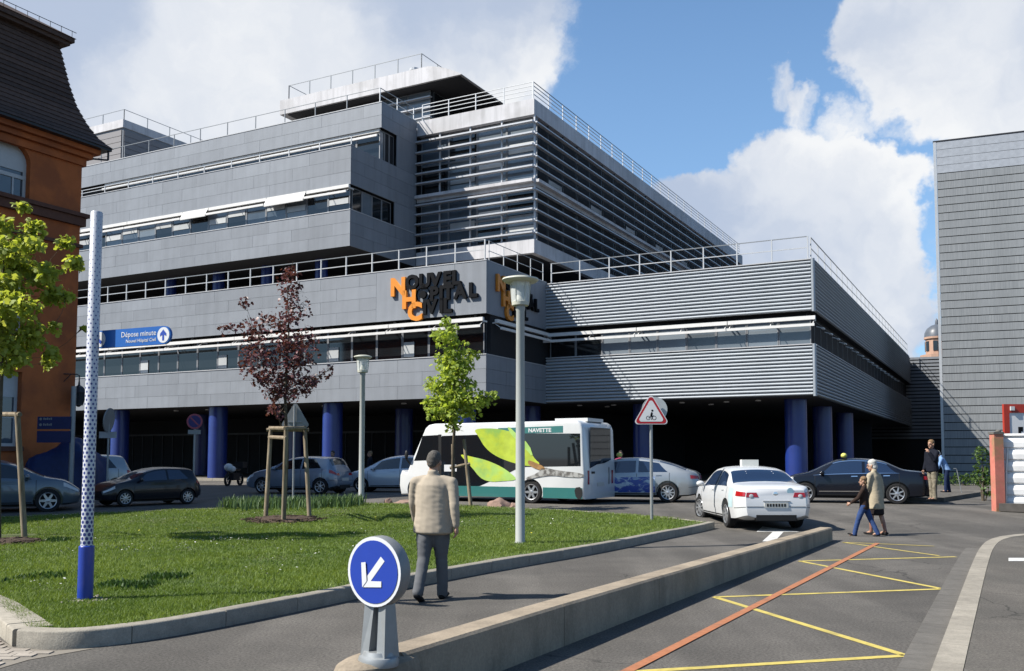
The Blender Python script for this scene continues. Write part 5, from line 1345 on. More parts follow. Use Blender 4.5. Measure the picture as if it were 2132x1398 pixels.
def wheel_mesh(r, spokes, hub=False):
    k = (r, spokes, hub)
    if k in _wheel: return _wheel[k]
    Mx = Matrix.Rotation(-pi / 2, 4, 'X'); w = .20
    mb = MB(); mb.lathe([(r * .66, -.5 * w), (r * .93, -.5 * w), (r, -.36 * w), (r, .36 * w), (r * .93, .5 * w), (r * .68, .5 * w), (r * .66, .2 * w), (.02, .15 * w)], 30, Mx); ty = mb.mesh('tyre', m_tyre, smooth=35)
    mb = MB(); mb.lathe([(r * .62, .30 * w), (r * .62, .50 * w), (r * .67, .535 * w), (r * .69, .50 * w)], 30, Mx, cap=False); mb.lathe([(r * .16, .2 * w), (r * .16, .50 * w), (r * .10, .54 * w)], 14, Mx)
    for j in range(spokes):
        a = 2 * pi * j / spokes; M = Mx @ Matrix.Rotation(a, 4, 'Z')
        wd = r * (.085 if spokes > 6 else .12)
        mb.add([M @ Vector(p) for p in ((r * .1, -wd, .50 * w), (r * .63, -wd * .7, .49 * w), (r * .63, wd * .7, .49 * w), (r * .1, wd, .50 * w), (r * .1, -wd, .3 * w), (r * .63, -wd * .7, .3 * w), (r * .63, wd * .7, .3 * w), (r * .1, wd, .3 * w))], [(0, 1, 2, 3), (7, 6, 5, 4), (0, 4, 5, 1), (1, 5, 6, 2), (2, 6, 7, 3), (3, 7, 4, 0)])
    rm = mb.mesh('rim', m_rim, smooth=35); _wheel[k] = (ty, rm); return _wheel[k]
def add_wheels(T, wb, w, r, spokes, steer=0.0):
    ty, rm = wheel_mesh(r, spokes)
    for (x, st) in ((0, 0), (wb, steer)):
        for sd in (1, -1):
            o = obj('wheel', ty, T, (x, sd * (w / 2 - .115), r), (0, 0, st + (0 if sd > 0 else pi))); obj('rim', rm, o)
def cut_arches(T, body, wb, w, r):
    cm_ = MB()
    for x in (0, wb):
        for sd in (1, -1):
            cm_.lathe([(r * 1.14, -.15), (r * 1.14, .15)], 28, Matrix.Translation((x, sd * (w / 2 - .10), r * 1.03)) @ Matrix.Rotation(pi / 2, 4, 'X'))
    c = cm_.build('cutter', m_trim); m = body.modifiers.new('b', 'BOOLEAN'); m.operation = 'DIFFERENCE'; m.object = c; m.solver = 'EXACT'
    c.parent = body.parent; me = evaluated(body); body.modifiers.clear(); old = body.data; body.data = me; bpy.data.objects.remove(c)
    me.polygons.foreach_set('use_smooth', [True] * len(me.polygons)); me.set_sharp_from_angle(angle=R(38))
def body_mesh(cs, m):
    S = cs.S; n = len(cs.xs); V = []; F = []; idx = {}
    for i in range(n):
        for j in range(11):
            idx[i, j, 1] = len(V); V.append(tuple(S[i, j]))
            if 0 < j < 10: idx[i, j, -1] = len(V); V.append((S[i, j, 0], -S[i, j, 1], S[i, j, 2]))
            else: idx[i, j, -1] = idx[i, j, 1]
    for i in range(n - 1):
        for j in range(10):
            F.append((idx[i, j, 1], idx[i + 1, j, 1], idx[i + 1, j + 1, 1], idx[i, j + 1, 1])); F.append((idx[i, j, -1], idx[i, j + 1, -1], idx[i + 1, j + 1, -1], idx[i + 1, j, -1]))
    for i in (0, n - 1):
        for j in range(10):
            f = [idx[i, j, 1], idx[i, j + 1, 1], idx[i, j + 1, -1], idx[i, j, -1]]; f = list(dict.fromkeys(f))
            if len(f) >= 3: F.append(tuple(f))
    mb = MB(); mb.v = V; mb.f = F; mb.mi = [0] * len(F); return mb
SPEC = {
 'sedan': dict(top=((-1.07, .93), (-.98, 1.0), (-.55, 1.055), (-.32, 1.08), (.42, 1.375), (.8, 1.435), (1.25, 1.455), (1.65, 1.425), (1.9, 1.36), (2.74, .985), (3.1, .915), (3.4, .80), (3.56, .66)), belt=((-1.07, .90), (-.4, .965), (1.2, .93), (2.6, .88), (3.1, .84), (3.56, .60)), w=1.80, wb=2.76, r=.325, cowl=2.70, hdr=1.93, rw=(-.28, .40), win=((-.02, .93), (1.02, 2.35)), pil=.4, rake_r=.22, rake_f=.35),
 'lift': dict(top=((-1.02, .96), (-.92, 1.04), (-.70, 1.09), (-.1, 1.30), (.5, 1.44), (1.1, 1.50), (1.6, 1.48), (2.0, 1.39), (2.85, 1.0), (3.2, .93), (3.5, .82), (3.72, .66)), belt=((-1.02, .93), (-.3, .99), (1.2, .95), (2.7, .90), (3.2, .86), (3.72, .60)), w=1.88, wb=2.85, r=.335, cowl=2.80, hdr=2.05, rw=(-.62, .30), win=((.0, .98), (1.07, 2.5)), pil=.4, rake_r=.22, rake_f=.35),
 'hatch': dict(top=((-.66, .90), (-.62, 1.0), (-.55, 1.12), (-.30, 1.40), (.0, 1.45), (.8, 1.475), (1.25, 1.44), (1.55, 1.37), (2.4, 1.0), (2.8, .90), (3.15, .76), (3.36, .60)), belt=((-.66, .86), (-.45, .99), (.6, .95), (2.2, .90), (2.8, .83), (3.36, .56)), w=1.72, wb=2.54, r=.305, cowl=2.36, hdr=1.58, rw=(-.56, -.30), win=((-.02, .80), (.88, 2.1)), pil=.3, rake_r=.30, rake_f=.35),
 'mpv': dict(top=((-.70, .90), (-.66, 1.0), (-.60, 1.15), (-.38, 1.48), (.0, 1.54), (.8, 1.56), (1.3, 1.50), (1.6, 1.42), (2.5, .98), (2.85, .88), (3.15, .74), (3.3, .58)), belt=((-.70, .86), (-.45, 1.0), (.6, .96), (2.2, .89), (2.8, .82), (3.3, .54)), w=1.70, wb=2.5, r=.30, cowl=2.46, hdr=1.62, rw=(-.60, -.36), win=((-.02, .78), (.86, 2.1)), pil=.3, rake_r=.30, rake_f=.35),
}
def car(name, label, cat, pos, heading, kind, pm, group=None, glass=None, scale=1.0, chrome=False, spokes=7, steer=0.0, sill=None, bumper=True):
    sp = SPEC[kind]; cs = CarShape(sp); glass = glass or m_cglass; wb, w, r = sp['wb'], sp['w'], sp['r']
    T = thing(name, label, cat, pos, heading, group); T.scale = (scale,) * 3
    body = body_mesh(cs, pm).build('body', pm, T, smooth=38); cut_arches(T, body, wb, w, r)
    mb = MB(); mb.box(-.28, .28 + wb, -w / 2 + .2, w / 2 - .2, .16, .34); mb.build('underbody', m_trim, T)
    mb = MB(); cs.topband(mb, sp['hdr'] + .02, sp['cowl'] - .05, 7.55, .004, 8); mb.build('windscreen', glass, T, smooth=60)
    mb = MB(); cs.topband(mb, sp['rw'][0] + .03, sp['rw'][1] - .02, 7.35, .004, 8); mb.build('rear_window', glass, T, smooth=60)
    for sd in (1, -1):
        for k, (a, b) in enumerate(sp['win']):
            def xf(t, a=a, b=b, k=k): return (a + (.30 * t if k == 0 else 0), b - (.42 * t ** 1.0 if k == 1 else 0))
            mb = MB(); cs.patch(mb, xf, (5.16, 6.80), .005, sd, 10, 4); wdw = mb.build('side_window', glass, T, smooth=60)
        if chrome:
            mb = MB(); cs.patch(mb, (sp['win'][0][0] - .05, sp['win'][1][1] + .15), (5.04, 5.14), .010, sd, 20, 1)
            cs.patch(mb, lambda t: (sp['win'][0][0] + .30, sp['win'][1][1] - .45), (6.84, 6.96), .012, sd, 20, 1)
            mb.build('window_trim', m_chrome, T)
            mb = MB(); cs.patch(mb, (.4, wb - .42), (2.55, 2.66), .010, sd, 16, 1); mb.build('side_moulding', m_chrome, T)
        mb = MB()
        for x in (sp['win'][0][0] - .06, sp['win'][1][0] - .045, sp['win'][1][1] + .10): cs.patch(mb, (x, x + .014), (2.3, 5.0), .003, sd, 1, 10)
        cs.patch(mb, (.40, wb - .40), (2.1, 2.22), .003, sd, 16, 1); mb.build('door_gap', m_trim, T)
        mb = MB(); cs.patch(mb, (.36, wb - .38), (1.3, 2.05), .006, sd, 14, 3); mb.build('sill', sill or m_trim, T)
        for x in (sp['win'][0][0] + .22, sp['win'][1][0] + .14):
            mb = MB(); cs.patch(mb, (x, x + .19), (4.50, 4.68), .022, sd, 4, 2); p = cs.P(x, 4.5); mb.build('door_handle', m_chrome if chrome else pm, T)
        p = cs.P(sp['win'][1][1] - .12, 5.1); mb = MB(); mb.ell((p[0], sd * (p[1] + .12), p[2] + .07), (.075, .11, .075), 10, 6); mb.box(p[0] - .03, p[0] + .03, sd * p[1], sd * (p[1] + .1), p[2] + .0, p[2] + .04); mb.build('wing_mirror', pm, T, smooth=50)
        mb = MB(); x0 = cs.x0; cs.patch(mb, (x0 + .012, x0 + .26), (4.0, 4.72), .010, sd, 6, 4); q0, q1 = cs.P(x0, 3.95), cs.P(x0, 4.7)
        mb.add([(q0[0] - .008, sd * q0[1] * 1.0, q0[2]), (q0[0] - .008, sd * q0[1] * .58, q0[2]), (q1[0] - .008, sd * q1[1] * .66, q1[2]), (q1[0] - .008, sd * q1[1] * 1.0, q1[2]), (q0[0] + .03, sd * q0[1], q0[2]), (q0[0] + .03, sd * q0[1] * .58, q0[2]), (q1[0] + .03, sd * q1[1] * .66, q1[2]), (q1[0] + .03, sd * q1[1], q1[2])], [(0, 1, 2, 3), (0, 4, 5, 1), (1, 5, 6, 2), (2, 6, 7, 3), (3, 7, 4, 0)])
        mb.build('tail_light', m_tail, T, smooth=40)
        mb = MB(); x1 = cs.x1; cs.patch(mb, (x1 - .42, x1 - .04), (4.15, 4.95), .008, sd, 6, 3); mb.build('headlight', m_lamp, T, smooth=40)
    q = cs.P(cs.x0, 3.0)
    mb = MB(); mb.box(q[0] - .012, q[0] + .05, -.27, .27, .52, .635); mb.build('licence_plate', m_plate, T)
    mb = MB(); cs.patch(mb, (cs.x0 + .01, cs.x0 + .34), (2.95, 3.0), .004, 1, 6, 1); cs.patch(mb, (cs.x0 + .01, cs.x0 + .34), (2.95, 3.0), .004, -1, 6, 1); mb.box(q[0] - .004, q[0] + .05, -q[1] * .98, q[1] * .98, q[2] - .006, q[2] + .006); mb.build('bumper_gap', m_trim, T)
    q = cs.P(cs.x0, 1.5); mb = MB(); mb.box(q[0] - .006, q[0] + .15, -q[1] * .80, q[1] * .80, .23, .36); mb.build('rear_valance', m_trim, T)
    q = cs.P(cs.x1, 3.4); mb = MB(); mb.box(q[0] - .1, q[0] + .008, -.45, .45, q[2] - .08, q[2] + .06); mb.build('grille', m_trim, T)
    add_wheels(T, wb, w, r, spokes, steer); T['cs'] = 0; del T['cs']
    return T, cs
def axle(px, py): return G(px, py)
def place(pr, pf, wb, w, left_side):
    """rear axle centre and heading from the wheel contacts of the side we see"""
    h = atan2(pf.y - pr.y, pf.x - pr.x); n = Vector((-sin(h), cos(h), 0)); c = pr - n * (w / 2 - .1) * (1 if left_side else -1); c.z = gz(c.y); return c, h
def side_patch(T, cs, name, m, x0, x1, v0, v1, off=.006, sd=1): mb = MB(); cs.patch(mb, (x0, x1), (v0, v1), off, sd, 12, 4); return mb.build(name, m, T, smooth=50)
p_white = paint('car_paint_white', (.74, .75, .76), 0, .35); p_black = paint('car_paint_black', (.006, .008, .016), 0, .25); p_silver = paint('car_paint_silver', (.46, .49, .51), .55, .35)
p_sblue = paint('car_paint_ice_blue', (.23, .29, .38), .45, .35); p_grblue = paint('car_paint_grey_blue', (.115, .155, .20), .45, .35); p_pale = paint('car_paint_pale_blue', (.46, .53, .62), .2, .35); p_dk = paint('car_paint_dark', (.010, .013, .022), .2, .28)
# black taxi
c, h = place(G(1868, 1050), G(1681, 1047), 2.76, 1.8, True)
h_ = h; sc_ = (G(1868, 1050) - G(1681, 1047)).length / 2.76
T, cs = car('taxi', 'black saloon taxi with chrome window trim and bright alloy wheels', 'taxi', c, h, 'sedan', p_black, None, m_bglass, scale=sc_ * 1.02, chrome=True, spokes=7)
mb = MB(); mb.ell((1.55, .30, 1.53), (.10, .16, .085), 12, 7); mb.build('roof_sign', mat('yellow_taxi_sign', (.72, .70, .16), .4, var=.03), T, smooth=60)
# white taxi, seen from behind
c, h = place(G(1517, 1099), G(1462, 1079), 2.71, 1.82, True)
h = R(91.5)
T, cs = car('taxi', 'white saloon taxi seen from behind with blank white roof sign', 'taxi', c, h, 'sedan', p_white, None, m_bglass, scale=.985, spokes=9, steer=R(12))
mb = MB(); mb.box(1.30, 1.48, -.30, .12, 1.45, 1.60); o = mb.build('roof_sign', mat('white_taxi_sign', (.80, .80, .74), .4, var=.02), T); 
q = cs.P(cs.x0, 4.4)
mb = MB(); mb.lathe([(.055, 0), (.055, .012), (.03, .016)], 20, Matrix.Translation((q[0] + .01, -.0, q[2] - .0)) @ Matrix.Rotation(-pi / 2, 4, 'Y')); mb.build('badge', m_chrome, T, smooth=40)
mb = MB(); q2 = cs.P(cs.x0, 3.0)
for k in range(7): mb.box(q2[0] - .0155, q2[0] - .011, .22 - k * .065 - .04, .22 - k * .065, .545, .61)
mb.build('plate_print', m_trim, T)
mb = MB(); mb.lathe([(.075, 0), (.075, .006)], 20, Matrix.Translation((q[0] + .012, -.34, q[2] + .07)) @ Matrix.Rotation(-pi / 2, 4, 'Y')); mb.build('sticker', mat('pale_blue_sticker', (.35, .55, .65), .4, var=.1), T)
side_patch(T, cs, 'side_decal', mat('pale_aqua_decal', (.50, .66, .70), .35, var=.1), -.62, -.30, 3.0, 4.9, .004, 1)
for sd in (1, -1):
    mb = MB(); mb.lathe([(.05, 0), (.05, .01), (.03, .016)], 16, Matrix.Translation((q[0] - .012, sd * .56, q[2] - .045)) @ Matrix.Rotation(-pi / 2, 4, 'Y')); mb.build('reversing_lamp', m_lamp, T, smooth=40)
mb = MB(); mb.box(cs.x0 - .0, cs.x0 + .02, -.32, .30, .66, .675); mb.build('bumper_strip', m_chrome, T)
# silver liftback taxi behind the bus
c, h = place(G(1391, 1047), G(1236, 1045), 2.85, 1.88, True); pr = G(1391, 1047); h = R(164); n_ = Vector((-sin(h), cos(h), 0)); c = pr - n_ * .84; c.z = gz(c.y)
T, cs = car('taxi', 'silver liftback taxi with blue wave decal behind the bus', 'taxi', c, h, 'lift', p_silver, None, m_bglass, scale=.98, spokes=10)
mb = MB(); mb.ell((1.70, .35, 1.575), (.10, .12, .09), 12, 7); mb.build('roof_sign', MATS['yellow_taxi_sign'], T, smooth=60)
def decal_mat():
    m = bpy.data.materials.new('blue_wave_decal'); m.use_nodes = True; g = NG(m.node_tree); b = m.node_tree.nodes['Principled BSDF']; tc = g.n('ShaderNodeTexCoord')
    w = g.noise(g.vm('MULTIPLY', tc.outputs['Object'], (1.0, 1, 2.2)), 2.2, 4, .6, 1.5); c = g.mix(g.mr(w.outputs[0], .46, .60), (.017, .05, .26, 1), (.34, .43, .50, 1)); n2 = g.noise(tc.outputs['Object'], 5, 3, .5); c = g.mix(g.mr(n2.outputs[0], .66, .72), c, (.34, .09, .06, 1))
    g.l(c, b.inputs['Base Color']); b.inputs['Roughness'].default_value = .35; return m
side_patch(T, cs, 'side_decal', decal_mat(), .42, 2.4, 2.35, 4.3, .007, 1)
# silver blue hatchback and pale blue car on the far side
c, h = place(G(668, 1029), G(545, 1032), 2.54, 1.72, True); h = R(163); pr = G(668, 1030); n_ = Vector((-sin(h), cos(h), 0)); c = pr - n_ * .76; c.z = gz(c.y)
T, cs = car('parked_car', 'silver blue hatchback with red tail lights behind the maple stakes', 'car', c, h, 'hatch', p_sblue, 'cars standing before the hospital', None, scale=1.02, spokes=7)
pr = G(873, 1026); h = R(172); n_ = Vector((-sin(h), cos(h), 0)); c = pr - n_ * .75; c.z = gz(c.y)
T, cs = car('parked_car', 'pale blue compact car half hidden behind the nose of the bus', 'car', c, h, 'mpv', p_pale, 'cars standing before the hospital', None, scale=1.0, spokes=7)
# dark hatchback on the left
pf, pr = G(259, 1056), G(389, 1050); h = atan2(pf.y - pr.y, pf.x - pr.x); n_ = Vector((-sin(h), cos(h), 0)); s_ = (pf - pr).length / 2.54; c = pr - n_ * .76 * s_; c.z = gz(c.y)
T, cs = car('parked_car', 'near black hatchback parked behind the dotted post', 'car', c, h, 'hatch', p_dk, 'cars standing before the hospital', m_bglass, scale=s_, spokes=9)
# grey blue car cut by the left edge, and a pale one behind it
pf = G(99, 1066); h = R(28); s_ = 1.0; f_ = Vector((cos(h), sin(h), 0)); n_ = Vector((sin(h), -cos(h), 0)); c = pf - f_ * 2.76 - n_ * .80; c.z = gz(c.y)
T, cs = car('parked_car', 'grey blue saloon cut off by the left edge of the view', 'car', c, h, 'sedan', p_grblue, 'cars standing before the hospital', None, scale=1.0, spokes=6)
pp = AT(232, 1010, 37.5); pp.z = .2
T, cs = car('parked_car', 'pale silver car mostly hidden between dotted post and black hatchback', 'car', pp, R(215), 'mpv', p_silver, 'cars standing before the hospital', None, scale=1.0, spokes=7)

# ---- shuttle bus
m_bw = paint('bus_white', (.76, .77, .77), 0, .35); m_bteal = paint('bus_teal', (.035, .20, .19), 0, .35); m_leaf1 = mat('leaf_print', (.50, .62, .055), .35, var=.22, vs=2.2, col2=(.28, .50, .10), c2s=.9, coat=.4); m_leaf2 = mat('leaf_print_pale', (.42, .66, .16), .35, var=.2, vs=2, col2=(.60, .70, .06), c2s=.8, coat=.4)
m_stem = mat('stem_print', (.42, .24, .10), .4, var=.3, vs=6); m_branch = mat('branch_print', (.16, .15, .14), .4, var=.5, vs=7, col2=(.5, .5, .48), c2s=5)
brl = G(1216, 1052); bh = R(150.5); fdir = Vector((cos(bh), sin(bh), 0)); ldir_ = Vector((-sin(bh), cos(bh), 0)); BWD = 2.42
bc = brl - ldir_ * BWD / 2; bc.z = gz(brl.y)
BUS = thing('shuttle_bus', 'white and teal shuttle bus with large green leaves on its side', 'bus', bc, bh)
def Upix(px, py):                                        # pixel -> (x, z) on the bus side we see
    v = ray(px, py); t = brl.to_2d().dot(ldir_.to_2d()) / v.to_2d().dot(ldir_.to_2d()); p = v * t; return ((p - brl).dot(fdir), p.z + EYE - bc.z)
zr_, zl_ = Upix(1215, 873)[1], Upix(905, 884)[1]; xf = Upix(832, 1000)[0]; xw0 = Upix(886, 890)[0]; xw1 = Upix(846, 985)[0]; zt_ = (zr_ + zl_) / 2
prof = [(0, .17), (-.02, .9), (.02, 1.6), (.05, zt_ - .25), (.12, zt_ - .08), (.25, zt_), (xw0 - .35, zt_ - .01), (xw0 - .12, zt_ - .05), (xw0 + .02, zt_ - .16), (xw1, Upix(846, 985)[1]), (xf - .08, 1.02), (xf, .85), (xf + .02, .5), (xf - .05, .18)]
MXB = Matrix(((1, 0, 0, 0), (0, 0, -1, 0), (0, 1, 0, 0), (0, 0, 0, 1)))
bm = bmesh.new(); vs0 = [bm.verts.new((x, -BWD / 2, z)) for x, z in prof]; f = bm.faces.new(vs0); r_ = bmesh.ops.extrude_face_region(bm, geom=[f]); bmesh.ops.translate(bm, vec=(0, BWD, 0), verts=[e for e in r_['geom'] if isinstance(e, bmesh.types.BMVert)])
bmesh.ops.recalc_face_normals(bm, faces=bm.faces)
ed = [e for e in bm.edges if abs(e.verts[0].co.y - e.verts[1].co.y) < .01]; bmesh.ops.bevel(bm, geom=ed, offset=.07, segments=3, affect='EDGES', profile=.5)
me = bpy.data.meshes.new('body'); bm.to_mesh(me); bm.free(); me.materials.append(m_bw); body = obj('body', me, BUS)
rw_ = Upix(1105, 1040)[0]; fw_ = xf - .75; wr_ = .36
cmb = MB()
for x in (rw_, fw_):
    for sd in (1, -1): cmb.lathe([(wr_ * 1.16, -.2), (wr_ * 1.16, .2)], 28, Matrix.Translation((x, sd * (BWD / 2 - .15), wr_)) @ Matrix.Rotation(pi / 2, 4, 'X'))
c_ = cmb.build('cutter', m_trim); c_.parent = BUS; md = body.modifiers.new('b', 'BOOLEAN'); md.object = c_; md.operation = 'DIFFERENCE'; md.solver = 'EXACT'; me = evaluated(body); body.modifiers.clear(); body.data = me; bpy.data.objects.remove(c_)
me.polygons.foreach_set('use_smooth', [True] * len(me.polygons)); me.set_sharp_from_angle(angle=R(38))
MB().box(.2, xf - .3, -BWD / 2 + .25, BWD / 2 - .25, .2, .4).build('underbody', m_trim, BUS)
ty, rm = wheel_mesh(wr_, 6)
for x in (rw_, fw_):
    for sd in (1, -1): o = obj('wheel', ty, BUS, (x, sd * (BWD / 2 - .13), wr_), (0, 0, 0 if sd > 0 else pi)); obj('rim', wheel_mesh(wr_, 6)[1], o)
_lay = [0]
def bprint(name, pts, m, d=.004, w=.003, smooth=0):
    q = [Upix(*p) for p in pts]
    for _ in range(smooth):
        r2 = []
        for i in range(len(q)):
            a, b = q[i], q[(i + 1) % len(q)]; r2 += [(a[0] * .75 + b[0] * .25, a[1] * .75 + b[1] * .25), (a[0] * .25 + b[0] * .75, a[1] * .25 + b[1] * .75)]
        q = r2
    mb = MB(); mb.prism(q, -(BWD / 2 + d + w), -(BWD / 2 + d), MXB); return mb.build(name, m, BUS)
bprint('side_window', ((1082, 903), (1208, 903), (1209, 971), (1083, 973)), m_cglass, .0)
bprint('side_window', ((920, 908), (1082, 903), (1083, 973), (1060, 985), (1000, 1012), (988, 1013), (940, 1014), (918, 960)), m_cglass, .0003)
bprint('door', ((918, 910), (952, 909), (952, 1015), (918, 1015)), m_cglass, .0012)
bprint('cab_window', ((880, 908), (914, 906), (914, 958), (862, 960), (868, 945)), m_cglass, .0)
bprint('door_frame', ((913, 905), (919, 905), (919, 1012), (913, 1012)), m_trim, .003)
bprint('door_notice', ((925, 968), (951, 968), (951, 982), (925, 982)), m_swht, .005)
q = [Upix(985, 1014), Upix(1210, 1015)]
mb = MB(); zt2 = (q[0][1] + q[1][1]) / 2
for (a, b) in ((.06, rw_ - wr_ * 1.2), (rw_ + wr_ * 1.2, fw_ - wr_ * 1.2)): mb.box(a, b, BWD / 2, BWD / 2 + .006, .185, zt2); mb.box(a, b, -BWD / 2 - .006, -BWD / 2, .185, zt2)
mb.build('teal_skirt', m_bteal, BUS)
bprint('destination_panel', ((1037, 892), (1172, 887), (1172, 901), (1040, 904)), m_bteal, .004)
x0t, z0t = Upix(1100, 901); x1t, z1t = Upix(1148, 889)
tm = text_mesh('NAVETTE', .17, .002, m_swht, off=.006); wd = max(v.co.x for v in tm.vertices)
o = obj('lettering', tm, BUS, (x0t, BWD / 2 + .009, z0t + .012), (pi / 2, 0, pi)); o.scale = ((x0t - x1t) / wd, 1, 1)
bprint('leaf_graphic', ((985, 893), (1030, 892), (1062, 898), (1088, 912), (1100, 930), (1112, 955), (1128, 968), (1100, 972), (1060, 962), (1028, 948), (1008, 930), (996, 908)), m_leaf1, .006, smooth=2)
bprint('leaf_graphic', ((957, 945), (985, 952), (1012, 958), (1045, 972), (1072, 992), (1076, 1000), (1050, 1002), (1020, 1004), (1000, 996), (985, 976), (966, 956)), m_leaf2, .0095, smooth=2)
bprint('leaf_graphic', ((1056, 890), (1062, 890), (1078, 906), (1102, 925), (1112, 955), (1090, 930), (1066, 908)), m_leaf2, .013, smooth=1)
bprint('stem_graphic', ((1100, 958), (1112, 962), (1134, 972), (1136, 980), (1118, 978), (1100, 968)), m_stem, .0165, smooth=1)
bprint('branch_graphic', ((1130, 972), (1160, 980), (1216, 986), (1216, 995), (1180, 994), (1150, 990), (1120, 994), (1098, 1000), (1094, 995), (1120, 986)), m_branch, .0165, smooth=1)
bprint('rear_vent', ((1195, 1016), (1212, 1014), (1213, 1038), (1200, 1040)), m_trim, .008, smooth=1)
# rear face: window, light cluster, plate
mb = MB(); W = BWD / 2
def rearp(name, pts, m, d): 
    mb = MB(); mb.prism([(y, z) for y, z in pts], d, d + .006, Matrix(((0, 0, -1, .0), (-1, 0, 0, 0), (0, 1, 0, 0), (0, 0, 0, 1)))); return mb.build(name, m, BUS)
rearp('rear_window', ((-.78, zt_ - .20), (.78, zt_ - .20), (.80, 1.38), (.3, 1.28), (-.3, 1.24), (-.80, 1.12)), m_cglass, .02)
for sd in (1, -1): rearp('tail_light', ((sd * .86, .62), (sd * .98, .62), (sd * .98, 1.05), (sd * .86, 1.05)), m_tail, .02)
rearp('licence_plate', ((-.26, .55), (.26, .55), (.26, .67), (-.26, .67)), m_plate, .02); rearp('rear_print', ((-.7, .95), (-.45, .95), (-.45, 1.02), (-.7, 1.02)), m_trim, .02)
rearp('rear_print', ((.62, .6), (.70, .6), (.70, 1.15), (.62, 1.15)), m_sgrey, .02)
mb = MB(); mb.box(.15, xf * 0 + 1.3, -.6, .6, zt_ - .01, zt_ + .10); 
ob = mb.build('roof_unit', m_bw, BUS)
mb = MB(); ws0 = (xw0 + .0, zt_ - .24); ws1 = (xw1 - .04, Upix(846, 985)[1] + .05)
mb.add([(ws0[0] + .01, -W + .12, ws0[1]), (ws0[0] + .01, W - .12, ws0[1]), (ws1[0] + .03, W - .12, ws1[1]), (ws1[0] + .03, -W + .12, ws1[1]), (ws0[0] + .035, -W + .12, ws0[1] + .01), (ws0[0] + .035, W - .12, ws0[1] + .01), (ws1[0] + .055, W - .12, ws1[1] + .01), (ws1[0] + .055, -W + .12, ws1[1] + .01)], [(4, 5, 6, 7), (0, 3, 2, 1), (0, 1, 5, 4), (2, 3, 7, 6), (1, 2, 6, 5), (3, 0, 4, 7)]); mb.build('windscreen', m_cglass, BUS)
q = Upix(858, 955)
mb = MB(); mb.ell((q[0] + .15, W + .12, q[1] + .12), (.07, .05, .16), 10, 7); mb.bar((q[0] + .1, W - .1, q[1] - .25), (q[0] + .15, W + .12, q[1] - .02), .04); mb.build('wing_mirror', m_trim, BUS, smooth=50)
for sd in (1, -1): mb = MB(); mb.ell((xf - .04, sd * .78, .82), (.06, .14, .10), 10, 6); mb.build('headlight', m_lamp, BUS, smooth=60)

# ---- motorcycle under the building, with a top case
mp = G(487, 1012); MC = thing('motorcycle', 'parked motorcycle with pale fairing and top case by a blue column', 'motorcycle', mp, R(-100))
for x in (-.68, .70):
    mb = MB(); Mw = Matrix.Translation((x, 0, .31)) @ Matrix.Rotation(pi / 2, 4, 'X')
    for i in range(1): mb.lathe([(.22, -.05), (.30, -.05), (.315, 0), (.30, .05), (.22, .05)], 20, Mw, cap=False)
    w_ = mb.build('wheel', m_tyre, MC, smooth=40); mb = MB()
    for j in range(6): mb.bar((x, 0, .31), (x + .22 * cos(j * pi / 3), 0, .31 + .22 * sin(j * pi / 3)), .025)
    mb.build('rim', m_rim, w_)
mb = MB(); mb.ell((.30, 0, .86), (.30, .20, .17), 12, 7); mb.ell((.62, 0, .95), (.16, .24, .20), 12, 7); mb.build('fairing', m_white, MC, smooth=60)
mb = MB(); mb.ell((-.25, 0, .84), (.42, .15, .07), 12, 6); mb.build('seat', m_trim, MC, smooth=60)
mb = MB(); mb.box(-.3, .35, -.15, .15, .28, .66); mb.tube([(.55, 0, 1.0), (.72, 0, .31)], .035, 7); mb.tube([(-.1, 0, .4), (-.68, 0, .31)], .04, 7); mb.build('frame', m_trim, MC)
mb = MB(); mb.tube([(.48, -.38, 1.12), (.55, 0, 1.05), (.48, .38, 1.12)], .018, 6); mb.build('handlebar', m_trim, MC)
MB().box(-.95, -.5, -.24, .24, .92, 1.22).build('top_case', m_trim, MC)

# ---- heap under a blue tarpaulin beside the orange building
tp0 = AT(140, 1020, 36.0); tp0.z = .2
def tarp():
    n, k = 26, 14; V = []; zt1 = AT(140, 910, 36).z - .2
    for i in range(n):
        for j in range(k):
            u = i / (n - 1) * 2 - 1; v = j / (k - 1) * 2 - 1; e = max(abs(u) ** 4, abs(v) ** 4)
            h = zt1 * (1 - e) ** .35 * (.80 + .20 * sin(u * 4 + 1) * cos(v * 2)); h = 0 if e > .999 else h
            nn_ = noise.noise((u * 3, v * 3, 2.0)) * .14 + noise.noise((u * 8, v * 8, 5.0)) * .06
            V.append((u * 1.35 * (1 + nn_ * .15), v * .9 * (1 + nn_ * .2), max(0, h + nn_ * (1 - e))))
    mb = MB(); mb.add(V, [(i * k + j, (i + 1) * k + j, (i + 1) * k + j + 1, i * k + j + 1) for i in range(n - 1) for j in range(k - 1)])
    tag(mb.build('tarpaulin_heap', mat('blue_tarpaulin', (.008, .028, .12), .5, var=.2, vs=5), None, smooth=60, loc=tp0), 'dark blue tarpaulin covering a heap beside the orange building', 'tarpaulin')
tarp()
